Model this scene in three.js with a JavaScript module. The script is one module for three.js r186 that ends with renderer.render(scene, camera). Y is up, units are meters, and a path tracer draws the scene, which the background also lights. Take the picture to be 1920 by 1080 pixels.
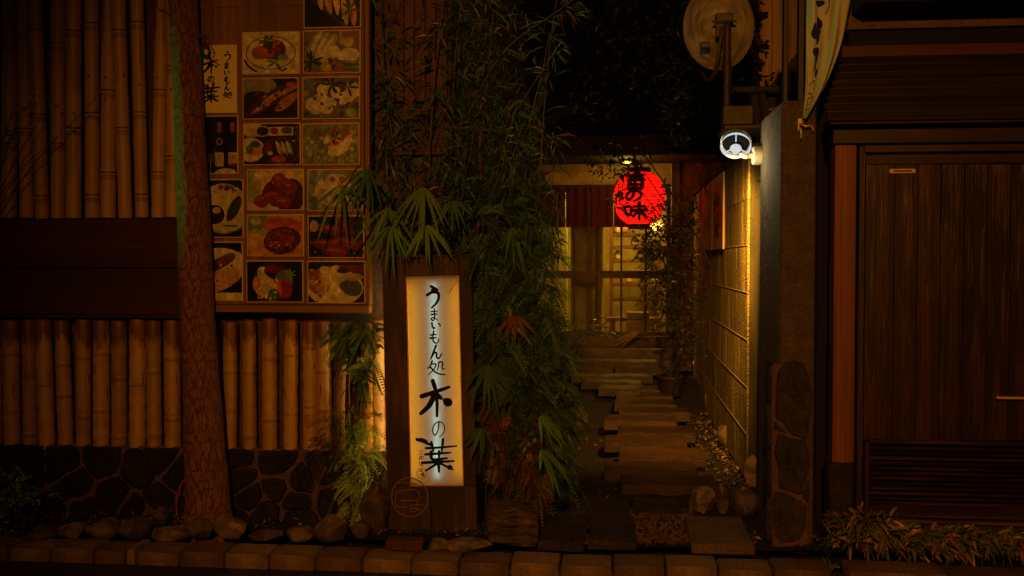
import * as THREE from 'three';
import { mergeGeometries, mergeVertices, toCreasedNormals } from 'three/addons/utils/BufferGeometryUtils.js';
import { ConvexGeometry } from 'three/addons/geometries/ConvexGeometry.js';
import { ImprovedNoise } from 'three/addons/math/ImprovedNoise.js';
import { RectAreaLightUniformsLib } from 'three/addons/lights/RectAreaLightUniformsLib.js';
RectAreaLightUniformsLib.init();

// ------------------------------------------------------------------ camera, night sky, street light, exposure
const F = 1900, EYE = new THREE.Vector3(0, 1.65, 6);
const YAW = Math.atan(199 / F), PITCH = -Math.atan(53 / F);
const scene = new THREE.Scene();
const camera = new THREE.PerspectiveCamera(2 * Math.atan(540 / F) * 180 / Math.PI, 16 / 9, 0.1, 200);
camera.position.copy(EYE);
camera.rotation.set(PITCH, YAW, 0, 'YXZ');
const renderer = new THREE.WebGLRenderer({ antialias: true });
renderer.toneMapping = THREE.LinearToneMapping;
renderer.toneMappingExposure = 1.0;
renderer.shadowMap.enabled = true;
{ // even night sky with a faint warm town glow
  const w = 32, h = 16, d = new Float32Array(w * h * 4);
  for (let i = 0; i < w * h; i++) d.set([0.0008, 0.00045, 0.00025, 1], i * 4);
  const t = new THREE.DataTexture(d, w, h, THREE.RGBAFormat, THREE.FloatType);
  t.mapping = THREE.EquirectangularReflectionMapping; t.magFilter = THREE.LinearFilter; t.needsUpdate = true;
  scene.background = t; scene.environment = t;
}
const moon = new THREE.DirectionalLight(new THREE.Color(1, 0.8, 0.55), 0.012);
moon.position.set(-6, 12, 14); moon.castShadow = true; moon.name = 'moonlight'; scene.add(moon);
Object.assign(moon.shadow.camera, { left: -9, right: 9, top: 9, bottom: -9, near: 0.5, far: 45 });

const STREET = { at: [-0.35, 4.3, 9.6], aim: [0.1, 1.25, 0], color: [1, 0.345, 0.03], power: 106, angle: 0.46 };
const SENSOR = { color: [1, 0.46, 0.045], power: 38, angle: 0.73 };
const LANTERN_POWER = 0.95, ROOM_POWER = 8, GREEN_POWER = 14, SIGN = { cool: 13.5, warm: 20, back: 12 }, LANTERN_U = 0.47;

// pixel of the 1920 x 1080 photograph -> point on a plane of the place
function ray(u, v) { return new THREE.Vector3((u - 960) / F, (540 - v) / F, -1).applyEuler(new THREE.Euler(PITCH, YAW, 0, 'YXZ')); }
function P(u, v, z) { const d = ray(u, v); return EYE.clone().addScaledVector(d, (z - EYE.z) / d.z); }
function PY(u, v, y) { const d = ray(u, v); return EYE.clone().addScaledVector(d, (y - EYE.y) / d.y); }
function PXp(u, v, x) { const d = ray(u, v); return EYE.clone().addScaledVector(d, (x - EYE.x) / d.x); }

// ------------------------------------------------------------------ seeded numbers and noise
function rng(s) { let a = (s * 2654435761) >>> 0; return () => { a = (a + 0x6d2b79f5) >>> 0; let t = Math.imul(a ^ (a >>> 15), 1 | a); t = (t + Math.imul(t ^ (t >>> 7), 61 | t)) ^ t; return ((t ^ (t >>> 14)) >>> 0) / 4294967296; }; }
const rr = (r, a, b) => a + (b - a) * r();
const IN = new ImprovedNoise();
const lerp = (a, b, t) => a + (b - a) * t, clamp = (x, a = 0, b = 1) => Math.min(b, Math.max(a, x)), sm = (a, b, x) => { const t = clamp((x - a) / (b - a)); return t * t * (3 - 2 * t); };
function hsh(x, y, s) { let n = Math.imul(x, 374761393) + Math.imul(y, 668265263) + Math.imul(s, 974711); n = Math.imul(n ^ (n >>> 13), 1274126177); return ((n ^ (n >>> 16)) >>> 0) / 4294967296; }
function tn(x, y, px, py, s) { // tiling value noise, x and y in 0..1
  x *= px; y *= py; const ix = Math.floor(x), iy = Math.floor(y), fx = x - ix, fy = y - iy, u = fx * fx * (3 - 2 * fx), v = fy * fy * (3 - 2 * fy);
  const m = (a, p) => ((a % p) + p) % p, a = m(ix, px), b = m(ix + 1, px), c = m(iy, py), d = m(iy + 1, py);
  return lerp(lerp(hsh(a, c, s), hsh(b, c, s), u), lerp(hsh(a, d, s), hsh(b, d, s), u), v);
}
function fbm(x, y, px, py, s, o = 4) { let t = 0, a = 0.5, n = 0; for (let i = 0; i < o; i++) { t += a * tn(x, y, px << i, py << i, s + i * 17); n += a; a *= 0.5; } return t / n; }

// ------------------------------------------------------------------ computed textures
function tex(w, h, fn, srgb = true) {
  const d = new Uint8Array(w * h * 4);
  for (let y = 0; y < h; y++) for (let x = 0; x < w; x++) {
    const c = fn(x / w, y / h), i = (y * w + x) * 4;
    if (typeof c === 'number') d[i] = d[i + 1] = d[i + 2] = clamp(c) * 255; else { d[i] = clamp(c[0]) * 255; d[i + 1] = clamp(c[1]) * 255; d[i + 2] = clamp(c[2]) * 255; }
    d[i + 3] = 255;
  }
  const t = new THREE.DataTexture(d, w, h); t.wrapS = t.wrapT = THREE.RepeatWrapping; t.magFilter = THREE.LinearFilter; t.minFilter = THREE.LinearFilter;
  if (srgb) t.colorSpace = THREE.SRGBColorSpace; t.needsUpdate = true; return t;
}
function canvasTex(w, h, draw, srgb = true) {
  const c = document.createElement('canvas'); c.width = w; c.height = h; draw(c.getContext('2d'), w, h);
  const t = new THREE.CanvasTexture(c); if (srgb) t.colorSpace = THREE.SRGBColorSpace; t.magFilter = THREE.LinearFilter; return t;
}
const pair = (w, h, fn, bump = fn) => ({ map: tex(w, h, fn), bump: tex(w, h, bump, false) });
const T = {
  wood: pair(512, 512, (x, y) => { const wv = x + 0.02 * (tn(x, y, 4, 3, 5) - 0.5); const s = fbm(wv, y, 48, 2, 1, 3), l = fbm(wv, y, 9, 1, 7, 3), f = tn(x, y, 200, 6, 9), m = fbm(x, y, 5, 5, 3, 4); return 0.36 + 0.3 * s + 0.25 * l + 0.12 * f + 0.16 * (m - 0.5); }),
  worn: pair(512, 512, (x, y) => { const s = fbm(x, y, 64, 3, 21, 3), m = fbm(x, y, 6, 4, 23, 5), sc = sm(0.6, 0.75, fbm(x, y, 40, 3, 29, 3) * m * 2.1); return 0.42 + 0.22 * s * m + 0.36 * m * m + 0.16 * sc; }),
  plaster: pair(512, 512, (x, y) => 0.78 + 0.24 * (fbm(x, y, 8, 8, 31, 5) - 0.5) + 0.3 * (fbm(x, y, 90, 90, 33, 2) - 0.5), (x, y) => 0.5 + 0.5 * (fbm(x, y, 70, 70, 33, 3) - 0.5) + 0.4 * (fbm(x, y, 10, 10, 31, 3) - 0.5)),
  stone: pair(512, 512, (x, y) => { const m = fbm(x, y, 5, 5, 41, 6), g = fbm(x, y, 60, 60, 43, 2), v = Math.abs(fbm(x, y, 7, 4, 47, 4) - 0.5); return 0.3 + 0.75 * m * (0.6 + 0.5 * g) - 0.14 * sm(0.03, 0, v); }),
  concrete: pair(512, 512, (x, y) => 0.7 + 0.5 * (fbm(x, y, 4, 4, 51, 6) - 0.5) + 0.35 * (fbm(x, y, 110, 110, 53, 2) - 0.5)),
  streak: pair(512, 512, (x, y) => { const s = fbm(x, y, 26, 1, 61, 4), m = fbm(x, y, 6, 4, 63, 5), g = fbm(x, y, 120, 120, 65, 2), b = fbm(x, y, 9, 1, 67, 3); return 0.36 + 0.55 * s * sm(0.25, 0.7, b) + 0.36 * m + 0.28 * (g - 0.5); }, (x, y) => 0.5 + 0.8 * (fbm(x, y, 100, 100, 65, 2) - 0.5) + 0.3 * (fbm(x, y, 8, 8, 69, 3) - 0.5)),
  soil: pair(512, 512, (x, y) => 0.3 + 0.6 * fbm(x, y, 14, 14, 71, 5) + 0.3 * (tn(x, y, 160, 160, 73) - 0.5)),
  bark: pair(512, 1024, (x, y) => { const w = x + 0.03 * fbm(x, y, 6, 8, 85, 3); const c = Math.abs(fbm(w, y, 14, 9, 81, 4) - 0.5) * 2, f = fbm(w, y, 70, 26, 83, 3), sp = sm(0.72, 0.85, tn(x, y, 128, 128, 87) * 0.6 + tn(x, y, 64, 90, 89) * 0.4); return 0.4 + 0.32 * f + 0.22 * sm(0.02, 0.25, c) + 0.4 * sp; }, (x, y) => { const w = x + 0.03 * fbm(x, y, 6, 8, 85, 3); const c = Math.abs(fbm(w, y, 14, 9, 81, 4) - 0.5) * 2; return 0.25 + 0.4 * sm(0, 0.22, c) + 0.35 * fbm(w, y, 60, 24, 83, 3) + 0.15 * tn(x, y, 128, 128, 87); }),
  cloth: pair(256, 256, (x, y) => 0.8 + 0.1 * (fbm(x, y, 6, 6, 91, 3) - 0.5) + 0.12 * ((Math.sin(x * 256 * 1.57) + Math.sin(y * 256 * 1.57)) * 0.25)),
  rust: pair(256, 256, (x, y) => 0.6 + 0.5 * (fbm(x, y, 8, 8, 95, 5) - 0.5)),
};
const rep = (t, sx, sy) => { const c = t.clone(); c.wrapS = c.wrapT = THREE.RepeatWrapping; c.repeat.set(1 / sx, 1 / sy); c.needsUpdate = true; return c; };
function M(rgb, kind, { size = [1, 1], rough = 0.75, bump = 0, metal = 0, ...more } = {}) {
  const m = new THREE.MeshPhysicalMaterial({ roughness: rough, metalness: metal, side: THREE.DoubleSide, ...more });
  m.color.setRGB(...rgb);
  if (kind) { m.map = rep(T[kind].map, ...size); if (bump) { m.bumpMap = rep(T[kind].bump, ...size); m.bumpScale = bump; } }
  return m;
}

// ------------------------------------------------------------------ naming
const taken = new Map();
function numbered(n) { const k = taken.get(n) ?? 0; taken.set(n, k + 1); return k ? n + '_' + String(k).padStart(3, '0') : n; }
function tag(o, label, category, group) { o.userData.label = label; o.userData.category = category; if (group) o.userData.group = group; return o; }
function thing(name, label, category, [x, y, z] = [0, 0, 0], group) { const o = new THREE.Group(); o.name = numbered(name); o.position.set(x, y, z); scene.add(o); return tag(o, label, category, group); }
function part(parent, name, geo, mat, pos, rot) {
  const m = new THREE.Mesh(geo, mat); m.name = name; m.castShadow = m.receiveShadow = true;
  if (pos) m.position.set(...(pos.isVector3 ? pos.toArray() : pos)); if (rot) m.rotation.set(...rot);
  parent.add(m); return m;
}
function single(name, label, category, geo, mat, pos, group) { const m = part(scene, numbered(name), geo, mat, pos); return tag(m, label, category, group); }
function struct(name, geo, mat, pos) { const m = part(scene, name, geo, mat, pos); m.userData.kind = 'structure'; return m; }
function structGroup(name) { const g = new THREE.Group(); g.name = name; g.userData.kind = 'structure'; scene.add(g); return g; }

// ------------------------------------------------------------------ shapes
function triUV(g, grain = 'y', off = [0, 0]) { // uv in metres, v along the grain
  g = g.index ? g.toNonIndexed() : g; const p = g.attributes.position, n = p.count, uv = new Float32Array(n * 2), A = new THREE.Vector3(), B = new THREE.Vector3(), C = new THREE.Vector3(), N = new THREE.Vector3();
  const gi = 'xyz'.indexOf(grain);
  for (let i = 0; i < n; i += 3) {
    A.fromBufferAttribute(p, i); B.fromBufferAttribute(p, i + 1); C.fromBufferAttribute(p, i + 2);
    N.subVectors(B, A).cross(C.clone().sub(A)); const a = [Math.abs(N.x), Math.abs(N.y), Math.abs(N.z)], k = a.indexOf(Math.max(...a));
    let ax = [0, 1, 2].filter((q) => q !== k); if (ax[0] === gi) ax.reverse();
    [A, B, C].forEach((q, j) => { const c = q.toArray(); uv[(i + j) * 2] = c[ax[0]] + off[0]; uv[(i + j) * 2 + 1] = c[ax[1]] + off[1]; });
  }
  g.setAttribute('uv', new THREE.BufferAttribute(uv, 2)); return g;
}
let boxSeed = 1;
function box(w, h, d, { b = 0.004, grain, jitter = 0 } = {}) { // box with chamfered edges, centred
  const r = rng(boxSeed++), pts = [], hw = w / 2, hh = h / 2, hd = d / 2; b = Math.min(b, hw * 0.6, hh * 0.6, hd * 0.6);
  for (const sx of [-1, 1]) for (const sy of [-1, 1]) for (const sz of [-1, 1]) {
    const jx = jitter * (r() - 0.5), jy = jitter * (r() - 0.5), jz = jitter * (r() - 0.5);
    pts.push(new THREE.Vector3(sx * hw + jx, sy * (hh - b) + jy, sz * (hd - b) + jz), new THREE.Vector3(sx * (hw - b) + jx, sy * hh + jy, sz * (hd - b) + jz), new THREE.Vector3(sx * (hw - b) + jx, sy * (hh - b) + jy, sz * hd + jz));
  }
  const g = new ConvexGeometry(pts);
  if (!grain) grain = w > h && w > d ? 'x' : h > d ? 'y' : 'z';
  return triUV(g, grain, [r() * 7, r() * 7]);
}
function boxAt(parent, name, mat, x0, x1, y0, y1, z0, z1, opt) { return part(parent, name, box(Math.abs(x1 - x0), Math.abs(y1 - y0), Math.abs(z1 - z0), opt), mat, [(x0 + x1) / 2, (y0 + y1) / 2, (z0 + z1) / 2]); }
// a board whose front face covers pixels u0..u1, v0..v1 on the plane z, d deep behind it
function board(parent, name, mat, u0, v0, u1, v1, z, d, opt) { const a = P(u0, (v0 + v1) / 2, z), b = P(u1, (v0 + v1) / 2, z), c = P((u0 + u1) / 2, v0, z), e = P((u0 + u1) / 2, v1, z); return boxAt(parent, name, mat, a.x, b.x, e.y, c.y, z - d, z, opt); }
function tube(pts, r, seg = 24, rad = 7) { const c = new THREE.CatmullRomCurve3(pts.map((p) => (p.isVector3 ? p : new THREE.Vector3(...p)))); return taper(c, r, r, seg, rad); }
function taper(curve, r0, r1, seg, rad, bulge) { // tapered tube with caps
  const fr = curve.computeFrenetFrames(seg, false), pos = [], idx = [], uv = [], len = curve.getLength();
  for (let i = 0; i <= seg; i++) {
    const t = i / seg, p = curve.getPointAt(t), R = bulge ? bulge(t, lerp(r0, r1, t)) : lerp(r0, r1, t);
    for (let k = 0; k <= rad; k++) { const a = k / rad * Math.PI * 2, q = p.clone().addScaledVector(fr.normals[i], Math.cos(a) * R).addScaledVector(fr.binormals[i], Math.sin(a) * R); pos.push(q.x, q.y, q.z); uv.push(k / rad, t * len); }
  }
  for (let i = 0; i < seg; i++) for (let k = 0; k < rad; k++) { const a = i * (rad + 1) + k, b = a + rad + 1; idx.push(a, a + 1, b, a + 1, b + 1, b); }
  for (const [i, s] of [[0, 1], [seg, -1]]) { const p = curve.getPointAt(i / seg), c = pos.length / 3; pos.push(p.x, p.y, p.z); uv.push(0.5, 0); for (let k = 0; k < rad; k++) { const a = i * (rad + 1) + k; s > 0 ? idx.push(c, a + 1, a) : idx.push(c, a, a + 1); } }
  const g = new THREE.BufferGeometry(); g.setAttribute('position', new THREE.Float32BufferAttribute(pos, 3)); g.setAttribute('uv', new THREE.Float32BufferAttribute(uv, 2)); g.setIndex(idx); g.computeVertexNormals(); return g;
}
function rockGeo(seed, sx, sy, sz, { cuts = 9, rough = 0.07, detail = 4, flat = 0 } = {}) { // half sizes; rests on y = 0
  const r = rng(seed), g0 = mergeVertices(new THREE.IcosahedronGeometry(1, detail).deleteAttribute('uv').deleteAttribute('normal')), p = g0.attributes.position, v = new THREE.Vector3(), planes = [];
  for (let i = 0; i < cuts; i++) planes.push([new THREE.Vector3(r() - 0.5, r() - 0.35, r() - 0.5).normalize(), rr(r, 0.55, 0.85)]);
  if (flat) planes.push([new THREE.Vector3(0.05, 1, 0.04).normalize(), flat]);
  const o = r() * 50;
  for (let i = 0; i < p.count; i++) {
    v.fromBufferAttribute(p, i);
    for (const [n, d] of planes) { const q = v.dot(n); if (q > d) v.addScaledVector(n, (d - q) * 0.92); }
    v.multiplyScalar(1 + rough * (IN.noise(v.x * 1.6 + o, v.y * 1.6, v.z * 1.6) + 0.45 * IN.noise(v.x * 5, v.y * 5 + o, v.z * 5) + 0.2 * IN.noise(v.x * 13, v.y * 13, v.z * 13 + o)));
    p.setXYZ(i, v.x * sx, Math.max(v.y, -0.72) * sy, v.z * sz);
  }
  g0.computeBoundingBox(); g0.translate(0, -g0.boundingBox.min.y, 0);
  const n = triUV(g0, 'x', [o, o * 0.7]); n.computeVertexNormals(); return toCreasedNormals(n, 0.6);
}
function plate(pts, depth, bevel, seed, wob = 0) { // flat stone from an outline in x, y; front at z = depth
  const s = new THREE.Shape(pts.map(([x, y]) => new THREE.Vector2(x, y))), g = new THREE.ExtrudeGeometry(s, { depth: depth - bevel, bevelEnabled: true, bevelThickness: bevel, bevelSize: bevel, bevelOffset: -bevel, bevelSegments: 2, curveSegments: 4 });
  if (wob) { const p = g.attributes.position; for (let i = 0; i < p.count; i++) { const z = p.getZ(i); if (z > depth * 0.5) p.setZ(i, z + wob * IN.noise(p.getX(i) * 14, p.getY(i) * 14, seed)); } }
  const q = triUV(g.deleteAttribute('uv'), 'y', [seed * 0.37, seed * 0.71]); q.computeVertexNormals(); return q;
}

// ------------------------------------------------------------------ leaves
const UP = new THREE.Vector3(0, 1, 0);
class Leaves {
  constructor() { this.p = []; this.c = []; this.n = 0; }
  tri(a, b, c, k) { this.p.push(a.x, a.y, a.z, b.x, b.y, b.z, c.x, c.y, c.z); for (let i = 0; i < 3; i++) this.c.push(...k); this.n++; }
  // pointed leaf from o along d; w full width, droop bends it down, fold lifts its edges
  blade(o, d, side, L, w, k, droop = 0.2, fold = 0.25, segs = 3) {
    const up = new THREE.Vector3().crossVectors(side, d).normalize(); if (up.y < 0) up.negate();
    let prev = null;
    for (let i = 0; i <= segs; i++) {
      const t = i / segs, width = w * 0.5 * (i === segs ? 0 : i === 0 ? 0.22 : Math.sin(Math.PI * (0.2 + 0.75 * t)) ), m = o.clone().addScaledVector(d, L * t); m.y -= droop * L * t * t;
      const l = m.clone().addScaledVector(side, width).addScaledVector(up, fold * width), r = m.clone().addScaledVector(side, -width).addScaledVector(up, fold * width);
      if (prev) { this.tri(prev.m, prev.l, l, k); this.tri(prev.m, l, m, k); this.tri(prev.m, m, r, k); this.tri(prev.m, r, prev.r, k); }
      prev = { m, l, r };
    }
  }
  leaf(o, d, side, L, w, k, droop = 0.1) { // cheap leaf, four faces
    const m = o.clone().addScaledVector(d, L * 0.45), e = o.clone().addScaledVector(d, L); e.y -= droop * L; const up = new THREE.Vector3().crossVectors(side, d).normalize();
    const l = m.clone().addScaledVector(side, w / 2).addScaledVector(up, w * 0.15), r = m.clone().addScaledVector(side, -w / 2).addScaledVector(up, w * 0.15);
    this.tri(o, l, m, k); this.tri(l, e, m, k); this.tri(o, m, r, k); this.tri(m, e, r, k);
  }
  geo() { const g = new THREE.BufferGeometry(); g.setAttribute('position', new THREE.Float32BufferAttribute(this.p, 3)); g.setAttribute('color', new THREE.Float32BufferAttribute(this.c, 3)); g.computeVertexNormals(); return g; }
}
const leafMat = new THREE.MeshPhysicalMaterial({ roughness: 0.36, vertexColors: true, side: THREE.DoubleSide, transmission: 0.22 });
leafMat.specularIntensity = 0.7;
const rdir = (r) => { const z = rr(r, -1, 1), a = r() * 6.2832, s = Math.sqrt(1 - z * z); return new THREE.Vector3(s * Math.cos(a), z, s * Math.sin(a)); };
const sideOf = (d, r) => { const s = new THREE.Vector3().crossVectors(d, r ? rdir(r) : UP); return s.lengthSq() < 1e-4 ? new THREE.Vector3(1, 0, 0) : s.normalize(); };
const tint = (r, c, v = 0.35) => { const k = 1 + rr(r, -v, v); return [c[0] * k * (1 + rr(r, -0.15, 0.2)), c[1] * k, c[2] * k]; };
const GREEN = [0.07, 0.16, 0.03], OLIVE = [0.13, 0.26, 0.04], DEEP = [0.035, 0.085, 0.018], DRY = [0.19, 0.09, 0.035];
// ------------------------------------------------------------------ brush writing
const GLYPH = {
  u: [[[.34, .05], [.46, .08], [.58, .15]], [[.12, .42], [.42, .3], [.72, .34], [.76, .55], [.6, .8], [.36, .98]]],
  ma: [[[.2, .24], [.8, .2]], [[.22, .46], [.78, .43]], [[.5, .02], [.52, .5], [.5, .75], [.36, .93], [.2, .84], [.32, .7], [.55, .76], [.84, .93]]],
  i: [[[.12, .2], [.16, .6], [.28, .86], [.38, .7]], [[.72, .25], [.86, .45], [.86, .64]]],
  mo: [[[.45, .02], [.38, .4], [.4, .8], [.6, .96], [.82, .85], [.86, .62]], [[.18, .32], [.68, .28]], [[.14, .57], [.65, .53]]],
  n: [[[.52, .02], [.3, .5], [.1, .96]], [[.2, .75], [.4, .5], [.52, .55], [.54, .82], [.68, .93], [.93, .6]]],
  sho: [[[.3, .05], [.22, .3], [.05, .55]], [[.28, .25], [.5, .25], [.4, .55], [.08, .92]], [[.2, .45], [.45, .75], [.7, .88], [1, .93]], [[.65, .12], [.63, .4], [.55, .66]], [[.65, .14], [.85, .13], [.84, .55], [.99, .55]]],
  ki: [[[.08, .44], [.5, .32], [.9, .2]], [[.42, .03], [.5, .3], [.53, .6], [.52, .97]], [[.48, .36], [.3, .68], [.04, .9]], [[.56, .42], [.66, .5]], [[.78, .56], [.86, .6]]],
  no: [[[.55, .16], [.45, .6], [.25, .86], [.1, .6], [.25, .25], [.6, .1], [.9, .35], [.85, .7], [.55, .96]]],
  ha: [[[0, .06], [.16, .12], [.36, .23]], [[.22, .31], [.6, .29], [1, .25]], [[.36, .14], [.41, .4]], [[.66, .06], [.62, .4]], [[.2, .49], [.85, .44]], [[.35, .42], [.37, .62], [.75, .6]], [[.55, .4], [.55, .6]], [[.12, .73], [.92, .68]], [[.53, .62], [.54, .99]], [[.5, .75], [.2, .96]], [[.58, .75], [.9, .93]]],
  ko: [[[.2, .2], [.76, .18], [.66, .32]], [[.2, .62], [.32, .86], [.86, .84]]],
  wa: [[[.18, .1], [.12, .5], [.2, .92]], [[.4, .35], [.9, .32]], [[.68, .08], [.68, .75], [.5, .9], [.4, .78], [.6, .7], [.92, .9]]],
  ban: [[[.25, .06], [.75, .02]], [[.05, .23], [.95, .2]], [[.5, .05], [.5, .5]], [[.48, .22], [.1, .46]], [[.52, .22], [.92, .44]], [[.28, .1], [.34, .18]], [[.7, .08], [.64, .17]], [[.2, .52], [.22, .98]], [[.2, .52], [.82, .52], [.8, .98]], [[.22, .74], [.8, .74]], [[.22, .96], [.8, .96]], [[.5, .52], [.5, .96]]],
  aji: [[[.05, .25], [.08, .76]], [[.05, .25], [.32, .25], [.3, .72]], [[.08, .72], [.3, .72]], [[.48, .25], [.9, .24]], [[.4, .48], [.98, .46]], [[.68, .03], [.68, .98]], [[.66, .48], [.38, .86]], [[.7, .48], [.98, .84]]],
};
function brush(g, name, x, y, w, h, thick, color, seed = 1, taperEnd = 0.55) {
  const r = rng(seed * 31 + name.length + name.charCodeAt(0)); g.fillStyle = color;
  for (const s of GLYPH[name]) {
    const c = new THREE.CatmullRomCurve3(s.map(([a, b]) => new THREE.Vector3(x + a * w, y + b * h, 0))), L = c.getLength(), n = Math.max(6, Math.ceil(L / 0.8)), k0 = rr(r, 0.85, 1.2);
    for (let i = 0; i <= n; i++) { const t = i / n, p = c.getPoint(t), k = (1.15 - taperEnd * t * t) * k0 * (0.9 + 0.22 * tn(t * 0.9, 0.3, 9, 2, seed)); g.beginPath(); g.arc(p.x, p.y, thick * k / 2, 0, 7); g.fill(); }
  }
}
// ------------------------------------------------------------------ printed dishes for the menu board
function blob(g, x, y, rx, ry, col, seed = 1, amp = 0.18, n = 22, rot = 0) {
  const r = rng(seed + 5), ph = r() * 9; g.fillStyle = col; g.beginPath();
  for (let i = 0; i <= n; i++) { const a = i / n * 6.2832, k = 1 + amp * (tn((i % n) / n, 0.5, 7, 3, seed) - 0.5) * 2, X = Math.cos(a) * rx * k, Y = Math.sin(a) * ry * k; const q = [x + X * Math.cos(rot) - Y * Math.sin(rot), y + X * Math.sin(rot) + Y * Math.cos(rot)]; i ? g.lineTo(...q) : g.moveTo(...q); }
  g.fill();
}
function bits(g, seed, n, x0, y0, x1, y1, r0, r1, cols, amp = 0.3) { const r = rng(seed); for (let i = 0; i < n; i++) blob(g, rr(r, x0, x1), rr(r, y0, y1), rr(r, r0, r1), rr(r, r0, r1), cols[Math.floor(r() * cols.length)], seed * 7 + i, amp, 12, r() * 3); }
function oval(g, x, y, rx, ry, stroke, lw, fill) { g.beginPath(); g.ellipse(x, y, rx, ry, 0, 0, 7); if (fill) { g.fillStyle = fill; g.fill(); } if (stroke) { g.strokeStyle = stroke; g.lineWidth = lw; g.stroke(); } }
function sprig(g, x, y, s, col, seed, n = 6) { const r = rng(seed); g.fillStyle = col; for (let i = 0; i < n; i++) { const a = i / n * 6.28 + r(); g.beginPath(); g.moveTo(x, y); g.quadraticCurveTo(x + Math.cos(a - .4) * s * .6, y + Math.sin(a - .4) * s * .6, x + Math.cos(a) * s, y + Math.sin(a) * s); g.quadraticCurveTo(x + Math.cos(a + .4) * s * .6, y + Math.sin(a + .4) * s * .6, x, y); g.fill(); } }
function ground(g, w, h, c) { g.fillStyle = c; g.fillRect(0, 0, w, h); }
function grain(g, w, h, seed) { // print grain and tonal mottling of a faded photographic print
  const d = g.getImageData(0, 0, w, h), q = d.data;
  for (let y = 0; y < h; y++) for (let x = 0; x < w; x++) { const i = (y * w + x) * 4, k = 0.62 + 0.5 * fbm(x / w, y / h, 9, 7, seed, 4) + 0.26 * (fbm(x / w, y / h, 46, 36, seed + 9, 2) - 0.5), s = 14 * (hsh(x, y, seed) - 0.5); for (let c = 0; c < 3; c++) q[i + c] = clamp((q[i + c] * k + s) / 255) * 255; }
  g.putImageData(d, 0, 0); g.globalAlpha = 0.35; g.drawImage(g.canvas, 1, 0); g.drawImage(g.canvas, 0, 1); g.globalAlpha = 1;
}
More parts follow.
